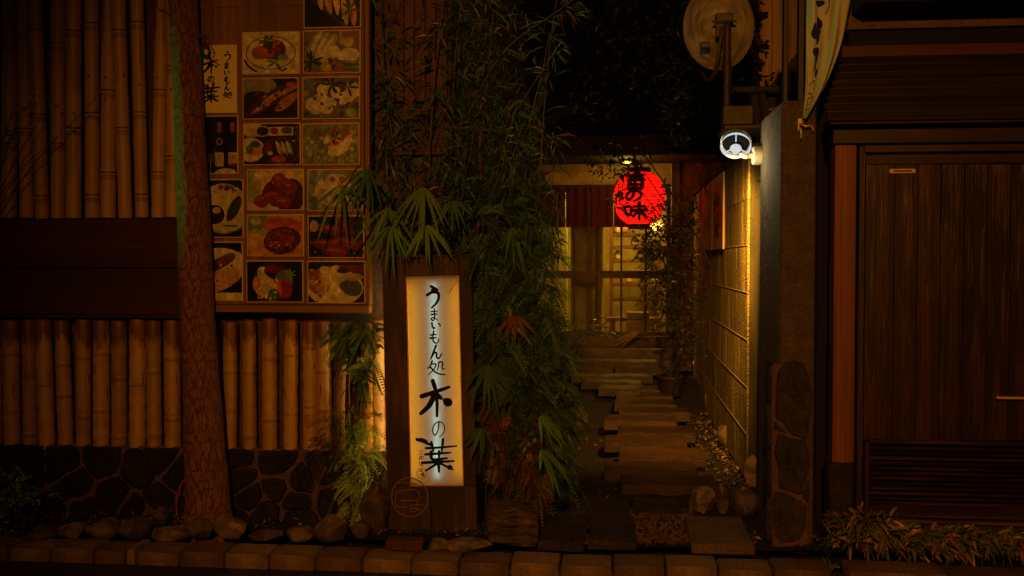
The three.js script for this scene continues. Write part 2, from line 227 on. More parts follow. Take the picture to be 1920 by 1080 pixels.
const DISH = [
  (g, w, h) => { ground(g, w, h, '#0a0806'); g.strokeStyle = '#5c6b2a'; g.lineWidth = 5; g.beginPath(); g.moveTo(0, h * .3); g.lineTo(w * .75, h); g.stroke(); for (let i = 0; i < 5; i++) { blob(g, 70 + i * 38, 60 + i * 18, 15, 62, ['#e6c789', '#dba35c', '#f0d9a8'][i % 3], 40 + i, .3, 24, -.15); bits(g, 60 + i, 6, 58 + i * 38, 10 + i * 18, 82 + i * 38, 110 + i * 18, 3, 8, ['#c0602a', '#f3e2bd']); } blob(g, 30, 20, 22, 18, '#c33a20', 9); sprig(g, 215, 120, 46, '#4b6a26', 3); },
  (g, w, h) => { ground(g, w, h, '#e9dcae'); oval(g, w * .5, h * .5, w * .44, h * .4, '#2a150c', 3.5); g.lineWidth = 9; g.beginPath(); g.moveTo(6, h * .66); g.quadraticCurveTo(30, h * .9, 66, h * .96); g.stroke(); blob(g, 190, 176, 18, 5, '#2a150c', 4, .2, 14, -.5); blob(g, 140, 82, 54, 48, '#5d2113', 11, .2); blob(g, 78, 96, 38, 34, '#b8662f', 12); blob(g, 128, 100, 18, 20, '#c5522b', 13); bits(g, 14, 14, 100, 30, 175, 90, 5, 14, ['#8d3219', '#c9682f', '#451509']); sprig(g, 120, 42, 40, '#3e5a22', 5); sprig(g, 96, 40, 30, '#2f4a1c', 6); sprig(g, 150, 140, 48, '#577430', 7); blob(g, 185, 118, 24, 16, '#8aa14e', 8); g.fillStyle = '#e2cf8f'; g.fillRect(50, 126, 96, 5); },
  (g, w, h) => { ground(g, w, h, '#7b6f55'); for (let i = 0; i < 7; i++) blob(g, 40 + i * 14, 50 + i * 5, 10, 66, i % 2 ? '#d8d6ba' : '#9fae86', 20 + i, .15, 20, .5); bits(g, 21, 13, 165, 8, 250, 66, 10, 18, ['#d5bf97', '#bfa277', '#8a6b48']); blob(g, 110, 108, 62, 34, '#ddcfae', 22, .15, 20, -.3); blob(g, 206, 112, 50, 32, '#e3d6bd', 23); bits(g, 24, 30, 110, 124, 190, 182, 3, 8, ['#5c2010', '#7e3a1c', '#2a120a']); sprig(g, 36, 142, 60, '#1e3016', 25, 7); blob(g, 100, 168, 26, 22, '#b9b068', 26); for (let i = 0; i < 4; i++) { g.fillStyle = i % 2 ? '#4c5e2c' : '#8b9850'; g.fillRect(186, 140 + i * 12, 70, 10); } },
  (g, w, h) => { ground(g, w, h, '#1b140c'); blob(g, 50, 40, 110, 62, '#8f8c84', 30); blob(g, 60, 100, 70, 40, '#2a2415', 31); blob(g, 140, 96, 140, 34, '#4c2d14', 32, .25, 30, -.55); blob(g, 180, 70, 100, 12, '#c08a4a', 33, .3, 24, -.45); blob(g, 110, 120, 96, 10, '#a86e36', 34, .3, 24, -.62); blob(g, 205, 112, 70, 22, '#b4763a', 35, .25, 24, -.7); bits(g, 36, 46, 60, 50, 210, 150, 2, 8, ['#201208', '#d9a866', '#7a4420', '#3a2310']); blob(g, 228, 34, 24, 14, '#b8583a', 37); },
  (g, w, h) => { ground(g, w, h, '#6d6b64'); bits(g, 40, 60, 0, 0, 256, 192, 6, 16, ['#7f7e79', '#56544d', '#8d8a83', '#444039']); bits(g, 41, 9, 30, 40, 110, 150, 22, 36, ['#d9cbb2', '#cdbd9f', '#e4d9c4'], .35); bits(g, 42, 10, 110, 60, 236, 140, 22, 38, ['#e3d7c3', '#d2c4a8', '#eee4d1'], .35); bits(g, 43, 14, 40, 60, 220, 150, 5, 10, ['#4a3520', '#695033']); sprig(g, 128, 34, 52, '#1d2414', 44, 7); sprig(g, 206, 44, 52, '#212916', 45, 7); blob(g, 218, 166, 22, 20, '#9fae45', 46); },
  (g, w, h) => { ground(g, w, h, '#1a100a'); oval(g, 40, 26, 52, 34, '#cdbb92', 3, '#d8c9a4'); oval(g, 86, 34, 30, 24, '#cbb98f', 6, '#3a2010'); g.fillStyle = '#d5c7a2'; g.fillRect(112, 14, 116, 42); blob(g, 142, 34, 18, 16, '#8a2f18', 51); blob(g, 196, 32, 26, 16, '#62492c', 52); oval(g, 30, 122, 62, 56, '#d3c295', 6, '#e2d5b0'); blob(g, 52, 98, 26, 18, '#3f5a2c', 53); blob(g, 50, 132, 30, 22, '#d08a3c', 54); blob(g, 24, 120, 18, 20, '#5e7436', 55); oval(g, 170, 130, 84, 62, '#5a3519', 7, '#33190d'); for (let i = 0; i < 6; i++) blob(g, 156 + i * 12, 112 + (i % 2) * 10, 6, 34, ['#ded4bd', '#a9a292'][i % 2], 56 + i, .2, 16, -.25); blob(g, 112, 118, 18, 30, '#7d2714', 62); blob(g, 160, 168, 34, 16, '#c24b24', 63); oval(g, 122, 140, 12, 10, null, 0, '#b9bd76'); bits(g, 64, 22, 226, 10, 252, 90, 1, 3, ['#e9c46b', '#fff1c0']); },
  (g, w, h) => { ground(g, w, h, '#7c8078'); bits(g, 70, 60, 0, 0, 256, 192, 5, 18, ['#8f938b', '#676b5f', '#a4a79e']); bits(g, 71, 90, 40, 60, 230, 186, 4, 12, ['#7d8a3a', '#a5ab5e', '#5f6e2c', '#c4c48e']); bits(g, 72, 11, 100, 40, 220, 110, 12, 24, ['#dfc58d', '#d79a52', '#e8dcbc']); blob(g, 150, 130, 34, 26, '#ece2c9', 73); blob(g, 188, 112, 26, 22, '#e6dabc', 74); for (const [x, y] of [[150, 34], [206, 44], [180, 72], [154, 92]]) blob(g, x, y, 15, 9, '#c92a1c', x); sprig(g, 150, 66, 34, '#2f5524', 75); g.strokeStyle = '#b6bb7e'; g.lineWidth = 2; for (let i = 0; i < 14; i++) { g.beginPath(); g.arc(60 + i * 12, 150 + (i % 3) * 9, 18, i, i + 2.4); g.stroke(); } },
  (g, w, h) => { ground(g, w, h, '#d9bf78'); blob(g, 20, 60, 46, 96, '#9aa05a', 80); bits(g, 81, 22, 40, 10, 110, 70, 6, 14, ['#e8d69c', '#d2b36d']); blob(g, 200, 130, 64, 92, '#3f1009', 82); blob(g, 150, 110, 84, 70, '#6f1f0f', 83); for (const [x, y, a] of [[150, 52, .4], [110, 128, -.2], [190, 76, .7], [165, 160, .1], [64, 150, -.5]]) { blob(g, x, y, 40, 32, '#8c2c14', x, .3, 14, a); blob(g, x - 8, y - 10, 22, 9, '#b0522a', x + 1, .4, 12, a); } bits(g, 84, 14, 60, 60, 200, 180, 2, 6, ['#e2a25c', '#2a0a06']); },
  (g, w, h) => { ground(g, w, h, '#7f8894'); bits(g, 90, 20, 0, 0, 80, 192, 8, 24, ['#93a0ae', '#66707c']); blob(g, 130, 96, 96, 76, '#c9bda2', 91); blob(g, 110, 80, 46, 52, '#e0d6bd', 92, .2, 20, .5); bits(g, 93, 30, 60, 40, 220, 170, 5, 16, ['#b6a27a', '#e9e0ca', '#8a7550']); },
  (g, w, h) => { ground(g, w, h, '#c78d4c'); blob(g, 40, 40, 76, 50, '#8f9a50', 100); bits(g, 101, 14, 10, 10, 120, 60, 8, 18, ['#a5ad63', '#6f7b36', '#c9bb76']); blob(g, 40, 150, 60, 60, '#cf9b55', 102); blob(g, 160, 50, 100, 40, '#b8542a', 103); blob(g, 160, 120, 88, 64, '#4c1a0c', 104, .12, 26, -.25); blob(g, 150, 112, 68, 46, '#7c2f14', 105, .15, 24, -.25); bits(g, 106, 70, 80, 70, 236, 180, 1.5, 5, ['#b05d2b', '#2a0e07', '#e0a55c', '#60220f']); },
  (g, w, h) => { ground(g, w, h, '#0d0a07'); bits(g, 110, 70, 0, 0, 256, 192, 2, 8, ['#3f3c2c', '#191712', '#8d8467']); for (const [x, y, a] of [[110, 60, .2], [170, 40, .9], [80, 130, .1], [150, 120, -.3], [200, 130, .3], [120, 165, .1]]) { blob(g, x, y, 62, 26, '#7a1f12', x, .25, 16, a); blob(g, x - 5, y - 7, 44, 7, '#a94a2a', x + 2, .3, 14, a); } blob(g, 26, 46, 22, 28, '#b3a78a', 111); },
  (g, w, h) => { ground(g, w, h, '#0d0b08'); oval(g, 120, 100, 92, 92, '#3c3b33', 4); blob(g, 96, 110, 66, 74, '#d9bd84', 120, .18); blob(g, 80, 66, 34, 44, '#e5d3a5', 121, .2, 20, -.3); blob(g, 44, 108, 20, 34, '#cc8a55', 122); blob(g, 130, 44, 46, 30, '#7a1a12', 123); blob(g, 120, 70, 40, 14, '#241611', 124, .2, 18, .5); blob(g, 170, 78, 44, 40, '#5f7434', 125, .4); blob(g, 168, 136, 44, 44, '#a32a16', 126); blob(g, 152, 130, 12, 40, '#d4552c', 127); blob(g, 124, 160, 26, 32, '#56692d', 128, .3); bits(g, 129, 34, 40, 90, 140, 180, 3, 10, ['#ecd9a8', '#c7a465', '#f4e8c6']); sprig(g, 200, 60, 34, '#7f9045', 12); },
  (g, w, h) => { ground(g, w, h, '#1d1410'); g.fillStyle = '#7d2818'; g.fillRect(130, 14, 126, 34); blob(g, 116, 120, 130, 92, '#d9cfb6', 130, .08); bits(g, 131, 30, 8, 40, 110, 150, 8, 24, ['#c49a5a', '#8a3f1e', '#e4d1a2', '#a8622c']); bits(g, 132, 14, 70, 20, 130, 90, 12, 24, ['#eddcb4', '#d9b97d']); blob(g, 118, 140, 30, 28, '#f1e2b8', 133, .35); blob(g, 190, 120, 56, 40, '#55602f', 134, .3, 20, .5); blob(g, 206, 70, 46, 20, '#b9a862', 135); blob(g, 160, 40, 30, 14, '#4d2412', 136); },
];
const DISH_TALL = [
  (g, w, h) => { ground(g, w, h, '#0c0a08'); for (const [x, c1] of [[110, '#181712'], [176, '#15130f'], [24, '#1c1a14']]) { g.fillStyle = c1; g.fillRect(x - 20, 110, 42, 200); g.fillRect(x - 9, 40, 20, 80); g.fillStyle = '#a5502c'; g.fillRect(x - 10, 30, 22, 54); g.fillStyle = '#cdbf9c'; g.fillRect(x - 21, 190, 44, 74); g.fillStyle = '#7c6f52'; g.fillRect(x - 14, 206, 30, 4); g.fillRect(x - 14, 220, 24, 3); } g.fillStyle = '#a0261a'; g.fillRect(155, 250, 44, 14); oval(g, 111, 132, 14, 16, '#c9b98f', 5, '#2a2a28'); g.strokeStyle = '#b9ad90'; g.lineWidth = 2.5; g.beginPath(); g.moveTo(46, 170); g.quadraticCurveTo(40, 236, 66, 240); g.quadraticCurveTo(92, 236, 86, 170); g.stroke(); g.beginPath(); g.moveTo(66, 240); g.lineTo(66, 300); g.stroke(); blob(g, 66, 214, 18, 20, '#4b4736', 3); blob(g, 130, 310, 62, 34, '#e1d5ad', 5, .1, 20, -.3); sprig(g, 40, 300, 36, '#2f2c20', 6); },
  (g, w, h) => { ground(g, w, h, '#0e0b08'); oval(g, 110, 150, 118, 132, '#b7b19b', 4, '#cfc8b0'); oval(g, 116, 220, 100, 56, '#8f8c7c', 4); bits(g, 140, 12, 10, 90, 150, 150, 14, 32, ['#e7ddc4', '#d8cbaa']); blob(g, 150, 110, 60, 50, '#d6c79f', 141); oval(g, 66, 182, 52, 54, '#e4dcc6', 7, '#2a1209'); blob(g, 76, 160, 20, 18, '#d9bc9a', 142); blob(g, 160, 150, 26, 70, '#3c3a30', 143, .2, 20, .4); g.fillStyle = '#3a3426'; g.fillRect(110, 238, 70, 8); for (const [x, y] of [[96, 38], [124, 44]]) oval(g, x, y, 13, 13, null, 0, '#a82418'); sprig(g, 148, 40, 34, '#3c5424', 8); },
  (g, w, h) => { ground(g, w, h, '#17110c'); blob(g, 100, 110, 140, 80, '#dcd0b2', 150, .08); blob(g, 90, 200, 120, 46, '#d8a86a', 151, .2, 22, -.45); blob(g, 70, 120, 120, 28, '#4a1f10', 152, .2, 22, -.5); blob(g, 120, 86, 52, 20, '#7a3a1c', 153, .2, 18, -.5); bits(g, 154, 26, 20, 90, 170, 250, 2, 7, ['#3a160b', '#a2562a', '#e7c38b']); g.fillStyle = '#e0d6ba'; g.fillRect(0, 262, 200, 40); },
];

// ------------------------------------------------------------------ ground, road, kerb
const soilM = M([0.018, 0.009, 0.005], 'soil', { size: [1.1, 1.1], rough: 0.95, bump: 0.03 }), asphaltM = M([0.05, 0.04, 0.034], 'concrete', { size: [0.7, 0.7], rough: 0.55, bump: 0.01 });
const pathHeight = (z) => z > -1 ? 0 : z > -4.2 ? lerp(0, 0.01, (-1 - z) / 3.2) : lerp(0.01, 0.2, clamp((-4.2 - z) / 2));
{
  const g = new THREE.PlaneGeometry(60, 60, 6, 6).rotateX(-Math.PI / 2).toNonIndexed();
  struct('ground', triUV(g, 'z'), soilM, [0, -0.095, 0]);
  const rd = new THREE.BoxGeometry(50, 0.06, 16); struct('road', triUV(rd, 'x'), asphaltM, [0, -0.115, 8.335]);
  const pv = new THREE.PlaneGeometry(14, 8, 180, 110).rotateX(-Math.PI / 2), p = pv.attributes.position;
  for (let i = 0; i < p.count; i++) { const x = p.getX(i) - 1, z = p.getZ(i) - 3.87; p.setY(i, pathHeight(z) + 0.016 * IN.noise(x * 5, 0.3, z * 5) + 0.008 * IN.noise(x * 19, 0.7, z * 19) - 0.01); }
  const q = triUV(pv, 'z'); q.computeVertexNormals(); struct('garden_soil', mergeVertices(q), soilM, [-1, 0, -3.87]);
}
{
  const k = structGroup('kerb'), ms = [[0.34, 0.21, 0.12], [0.23, 0.14, 0.08], [0.4, 0.26, 0.15]].map((c) => M(c, 'concrete', { size: [0.55, 0.55], rough: 0.85, bump: 0.012 }));
  const us = [-150, -60, -20, 66, 154, 219, 240, 326, 415, 503, 592, 682, 776, 866, 961, 1053, 1149, 1245, 1339, 1436, 1538, 1567, 1737, 1905, 2075]; const r = rng(4);
  for (let i = 0; i + 1 < us.length; i++) {
    if (us[i] === 1538) continue;
    const a = PY(us[i] + 2.2, 1040, 0).x, b = PY(us[i + 1] - 2.2, 1040, 0).x, w = b - a;
    const s = new THREE.Shape(); s.moveTo(-0.21, -0.16); s.lineTo(0, -0.16); s.lineTo(0.012, -0.03); s.quadraticCurveTo(0.01, 0.004, -0.028, 0.006); s.lineTo(-0.21, 0.0);
    const g = new THREE.ExtrudeGeometry(s, { depth: w - 0.02, bevelEnabled: true, bevelSize: 0.008, bevelThickness: 0.01, bevelOffset: -0.008, bevelSegments: 2, steps: 6, curveSegments: 5 }).rotateY(-Math.PI / 2).rotateY(Math.PI);
    g.translate(0, 0, 0); g.deleteAttribute('uv'); const p = g.attributes.position; const o = i * 3.3;
    for (let j = 0; j < p.count; j++) { const x = p.getX(j), y = p.getY(j), z = p.getZ(j); const n = IN.noise(x * 9 + o, y * 9, z * 9) * 0.006 + IN.noise(x * 28 + o, y * 28, z * 28) * 0.003; p.setXYZ(j, x + n, y + n, z + n * 1.4); }
    g.computeBoundingBox(); const cb = g.boundingBox; g.translate(-(cb.min.x + cb.max.x) / 2, 0, 0);
    const q = triUV(g, 'x', [o, o]); q.computeVertexNormals();
    part(k, 'kerb_stone', toCreasedNormals(q, 0.7), ms[i % 3], [(a + b) / 2, rr(r, -0.012, 0.004), 0.325 + rr(r, -0.006, 0.006)], [0, rr(r, -0.008, 0.008), rr(r, -0.006, 0.006)]);
  }
  // worn concrete gutter strip at the foot of the kerb
  boxAt(k, 'gutter', M([0.13, 0.09, 0.06], 'concrete', { size: [0.8, 0.8], rough: 0.6, bump: 0.01 }), -6, 4, -0.2, -0.062, 0.344, 0.5, { b: 0.006, grain: 'x' });
}

// ------------------------------------------------------------------ restaurant: body, plinth, bamboo, boards
const plasterDark = M([0.16, 0.1, 0.06], 'plaster', { size: [1, 1], rough: 0.95, bump: 0.006 }), brownBoard = M([0.085, 0.012, 0.006], 'wood', { size: [0.9, 1.6], rough: 0.75, bump: 0.002 });
{
  const t = thing('restaurant_building', 'dark plastered restaurant wall behind the bamboo cladding and menu board', 'building', [0, 0, 0]);
  const A = P(845, 400, -0.34).x;
  boxAt(t, 'front_wall', plasterDark, -6.5, A, -0.1, 5.2, -0.52, -0.36, { b: 0.01 });
  boxAt(t, 'side_wall', plasterDark, A - 0.16, A, -0.1, 5.2, -7.3, -0.525, { b: 0.01 });
  boxAt(t, 'corner_post', M([0.05, 0.03, 0.02], 'wood', { rough: 0.9 }), -4.42, -4.3, -0.05, 5.2, -0.355, -0.085, { b: 0.006 });  // unseen post added to keep the green light off the fence
  boxAt(t, 'roof', M([0.03, 0.025, 0.022], 'concrete', { rough: 0.9 }), -6.6, A + 0.15, 5.203, 5.33, -7.4, -0.2, { b: 0.02 });
}
{ // crazy-paved stone plinth: separate dark stones set in pale mortar
  const z = -0.24, t = thing('stone_plinth', 'low wall of dark irregular stones with pale mortar below bamboo fence', 'stone wall', [0, 0, 0]);
  const x0 = P(-120, 900, z).x, x1 = P(760, 900, z).x, yT = P(300, 838, z).y, yB = -0.02;
  boxAt(t, 'mortar', M([0.2, 0.115, 0.06], 'plaster', { size: [0.6, 0.6], rough: 0.95, bump: 0.02 }), x0, x1, yB, yT, z - 0.12, z, { b: 0.01 });
  const mats = [[0.022, 0.016, 0.012], [0.034, 0.023, 0.016], [0.016, 0.013, 0.011]].map((c) => M(c, 'stone', { size: [0.5, 0.5], rough: 0.85, bump: 0.04 }));
  const seeds = [[-60, 880], [10, 935], [55, 870], [40, 975], [100, 965], [120, 870], [140, 905], [190, 860], [215, 930], [160, 960], [265, 880], [250, 955], [300, 860], [300, 935], [335, 890], [280, 985], [350, 960], [385, 900], [440, 858], [450, 900], [520, 870], [470, 930], [520, 915], [560, 905], [555, 935], [500, 960], [440, 975], [560, 970], [610, 880], [625, 940], [680, 890], [680, 960], [735, 920]].map(([u, v]) => { const p = P(u, v, z); return [p.x, p.y]; });
  seeds.forEach(([sx, sy], i) => {
    let poly = [[x0, yB], [x1, yB], [x1, yT - 0.005], [x0, yT - 0.005]];
    seeds.forEach(([ox, oy], j) => { if (i === j) return; const nx = ox - sx, ny = oy - sy, L = Math.hypot(nx, ny), mx = (sx + ox) / 2, my = (sy + oy) / 2, gap = 0.004 + 0.01 * hsh(Math.min(i, j), Math.max(i, j), 5), f = ([x, y]) => ((x - mx) * nx + (y - my) * ny) / L + gap; const out = []; poly.forEach((a, k) => { const b = poly[(k + 1) % poly.length], fa = f(a), fb = f(b); if (fa <= 0) out.push(a); if ((fa < 0) !== (fb < 0)) { const s = fa / (fa - fb); out.push([lerp(a[0], b[0], s), lerp(a[1], b[1], s)]); } }); poly = out; });
    if (poly.length < 3) return;
    const pts = []; poly.forEach((a, k) => { const b = poly[(k + 1) % poly.length], L = Math.hypot(b[0] - a[0], b[1] - a[1]); if (L < 0.012) return; const n = Math.max(1, Math.round(L / 0.05)); for (let q = 0; q < n; q++) { const s = q / n, x = lerp(a[0], b[0], s), y = lerp(a[1], b[1], s), e = 0.05 * (IN.noise(x * 16, y * 16, i) * 0.4); const dx = sx - x, dy = sy - y, D = Math.hypot(dx, dy) || 1, in_ = q === 0 ? 0.012 : 0; pts.push([x + dx / D * (e + in_), y + dy / D * (e + in_)]); } });
    if (pts.length > 2) part(t, 'stone', plate(pts.map(([x, y]) => [x - sx, y - sy]), 0.03 + 0.025 * hsh(i, 3, 1), 0.008, i, 0.012), mats[i % 3], [sx, sy, z - 0.012]);
  });
}
// bamboo canes: each variant is one turned shape with its own nodes, stain and splits
function bambooCane(H, R, nodes, seed, stain) {
  const r = rng(seed), pts = [[0.0001, 0], [R * 0.93, 0], [R * 0.97, 0.006]], n = 26;
  for (let i = 1; i < n; i++) pts.push([R * (0.97 + 0.035 * Math.sin(i * 1.7 + seed)), 0.006 + (H - 0.03) * i / n]);
  for (const y of nodes) pts.push([R * 0.965, y * H - 0.014], [R * 1.055, y * H - 0.004], [R * 0.99, y * H + 0.002], [R * 1.045, y * H + 0.008], [R * 0.97, y * H + 0.02]);
  pts.sort((a, b) => a[1] - b[1]); pts.push([R * 0.95, H - 0.012], [R * 0.8, H - 0.002], [R * 0.45, H + 0.001], [0.0001, H]);
  const g = new THREE.LatheGeometry(pts.map(([x, y]) => new THREE.Vector2(x, y)), 18), uv = g.attributes.uv, p = g.attributes.position;
  for (let i = 0; i < uv.count; i++) uv.setY(i, p.getY(i) / H);
  const map = canvasTex(160, 640, (c, w, h) => {
    c.fillStyle = '#c3a568'; c.fillRect(0, 0, w, h);
    for (let i = 0; i < 420; i++) { const x = r() * w, y = r() * h, L = rr(r, 30, 260); c.fillStyle = r() < 0.5 ? `rgba(84,62,28,${0.03 + 0.1 * r()})` : `rgba(236,214,150,${0.03 + 0.09 * r()})`; c.fillRect(x, y, rr(r, 0.6, 2.6), L); }
    for (let i = 0; i < 16; i++) blob(c, r() * w, r() * h, rr(r, 6, 26), rr(r, 10, 70), `rgba(70,48,20,${0.04 + 0.1 * r()})`, seed * 3 + i, 0.5);
    if (stain) for (let q = -1; q < 3; q++) { // weathered brown cap, arched on each face of the cane
      const cx = w * (0.25 + 0.5 * q), depth = h * stain * rr(r, 0.8, 1.15); for (let s = 0; s < 46; s++) { const X = cx - 40 + s * 1.75, e = Math.sin(Math.PI * s / 46); c.fillStyle = `rgba(72,30,12,${0.3 + 0.3 * r()})`; c.fillRect(X, 0, 2.4, depth * (0.55 + 0.4 * e) * rr(r, 0.75, 1.15)); }
      c.strokeStyle = 'rgba(214,186,120,0.35)'; c.lineWidth = 1.8; c.beginPath(); c.moveTo(cx + 36, depth * 0.8); c.quadraticCurveTo(cx + 36, h * 0.035, cx, h * 0.022); c.quadraticCurveTo(cx - 30, h * 0.02, cx - 37, h * 0.05); c.stroke();
    }
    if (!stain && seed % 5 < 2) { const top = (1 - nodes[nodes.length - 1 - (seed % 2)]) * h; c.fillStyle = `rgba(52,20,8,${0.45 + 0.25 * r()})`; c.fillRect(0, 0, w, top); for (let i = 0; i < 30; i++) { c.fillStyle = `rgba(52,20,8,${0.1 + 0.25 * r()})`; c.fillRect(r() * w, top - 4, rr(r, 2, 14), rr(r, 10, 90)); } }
    for (const y of nodes) { const Y = (1 - y) * h; c.fillStyle = 'rgba(50,32,12,0.8)'; c.fillRect(0, Y - 3, w, 2.6); c.fillStyle = 'rgba(232,214,160,0.55)'; c.fillRect(0, Y - 0.5, w, 2.2); c.fillStyle = 'rgba(90,60,26,0.3)'; c.fillRect(0, Y + 2, w, 9); }
    for (let q = 0; q < 3; q++) if (r() < 0.75) { const x = w * (0.1 + 0.3 * q + 0.12 * r()), y = h * rr(r, 0.15, 0.5), L = h * rr(r, 0.04, 0.14); c.fillStyle = '#170d06'; c.beginPath(); c.moveTo(x, y); c.quadraticCurveTo(x + 3.2, y + L * 0.5, x + 0.5, y + L); c.quadraticCurveTo(x - 2.4, y + L * 0.5, x, y); c.fill(); }
    for (let q = 0; q < 4; q++) { c.fillStyle = '#1a0f07'; c.beginPath(); c.arc(w * (0.12 + 0.25 * q), h * rr(r, 0.6, 0.72), 2.6, 0, 7); c.fill(); }
  });
  map.wrapS = THREE.RepeatWrapping;
  const m = new THREE.MeshPhysicalMaterial({ map, roughness: 0.5 }); m.color.setRGB(0.86, 0.72, 0.48).multiplyScalar(0.75 + 0.35 * hsh(seed, 2, 9)); return { g, m };
}
{
  const z = -0.235, pT = P(150, 597, z), pB = P(150, 845, z), H = pT.y - pB.y, R = 0.0545, t = thing('bamboo_fence', 'row of short bamboo canes with brown stained tops above the stone plinth', 'fence', [0, 0, 0]);
  const kinds = [[.55, .1], [.42, .66], [.36, .8], [.6, .12], [.3, .74], [.5], [.46, .07], [.33, .62], [.24, .7]].map((n, i) => bambooCane(H, R, n.map((y) => clamp(y, 0.05, 0.9)), 11 + i, 0.22)), r = rng(8);
  const us = []; for (let u = -120; u < 335; u += 33.6) us.push(u + rr(r, -0.8, 0.8)); us.push(366, 396, 425, 463, 501, 540, 577, 603, 640, 688, 706, 735);
  us.forEach((u, i) => { const k = kinds[(i * 5 + 2 * (i >> 2)) % 9], p = P(u, 845, z), c = part(t, 'bamboo_cane', k.g, k.m, [p.x, pB.y + rr(r, -0.012, 0.012), z - 0.055 + rr(r, -0.006, 0.004)], [0, r() * 6.28, 0.028 * (1 - (u + 120) / 800) + rr(r, -0.012, 0.012)]); const s = rr(r, 0.86, 1.05); c.scale.set(s, rr(r, 0.985, 1.0), s); });
  board(t, 'top_rail', M([0.07, 0.03, 0.018], 'wood', { size: [0.5, 1], rough: 0.8 }), -150, 590, 345, 596, z + 0.03, 0.09, { grain: 'x' });
}
{
  const z = -0.22, t = thing('bamboo_screen', 'tall upright bamboo canes covering the upper wall left of the tree', 'screen', [0, 0, 0]), pB = P(150, 411, z), H = 2.4, r = rng(18);
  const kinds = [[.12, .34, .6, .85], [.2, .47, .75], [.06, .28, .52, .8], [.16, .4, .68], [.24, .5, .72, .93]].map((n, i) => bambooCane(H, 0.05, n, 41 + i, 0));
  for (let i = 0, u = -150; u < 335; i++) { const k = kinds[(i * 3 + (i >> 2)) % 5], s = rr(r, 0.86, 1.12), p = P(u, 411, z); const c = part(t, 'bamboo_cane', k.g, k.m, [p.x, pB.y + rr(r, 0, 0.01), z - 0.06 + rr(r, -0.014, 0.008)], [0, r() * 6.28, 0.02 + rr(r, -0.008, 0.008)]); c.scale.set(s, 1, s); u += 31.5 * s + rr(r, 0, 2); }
}
{
  const z = -0.2, t = thing('dark_red_boards', 'plain dark red boards between the upper and lower bamboo', 'wall panel', [0, 0, 0]);
  board(t, 'plank', brownBoard, -150, 412, 345, 501, z, 0.1, { grain: 'x', b: 0.003 }); board(t, 'plank', brownBoard, -150, 503, 345, 589, z - 0.004, 0.1, { grain: 'x', b: 0.003 });
}
{
  const z = -0.3, t = thing('timber_cladding', 'reddish upright timber boards on the wall right of the menu board', 'cladding', [0, 0, 0]), m = M([0.2, 0.075, 0.03], 'wood', { size: [0.4, 1.4], rough: 0.7, bump: 0.004 });
  [[737, 757], [758, 776], [777, 797], [798, 817], [818, 838]].forEach(([a, b], i) => board(t, 'plank', m, a, -60, b, 190 + 16 * (i % 2), z - 0.006 * (i % 2), 0.03));
  board(t, 'beam', M([0.12, 0.06, 0.03], 'wood', { size: [0.4, 1.4] }), 735, 262, 840, 290, z, 0.05, { grain: 'x' });
}

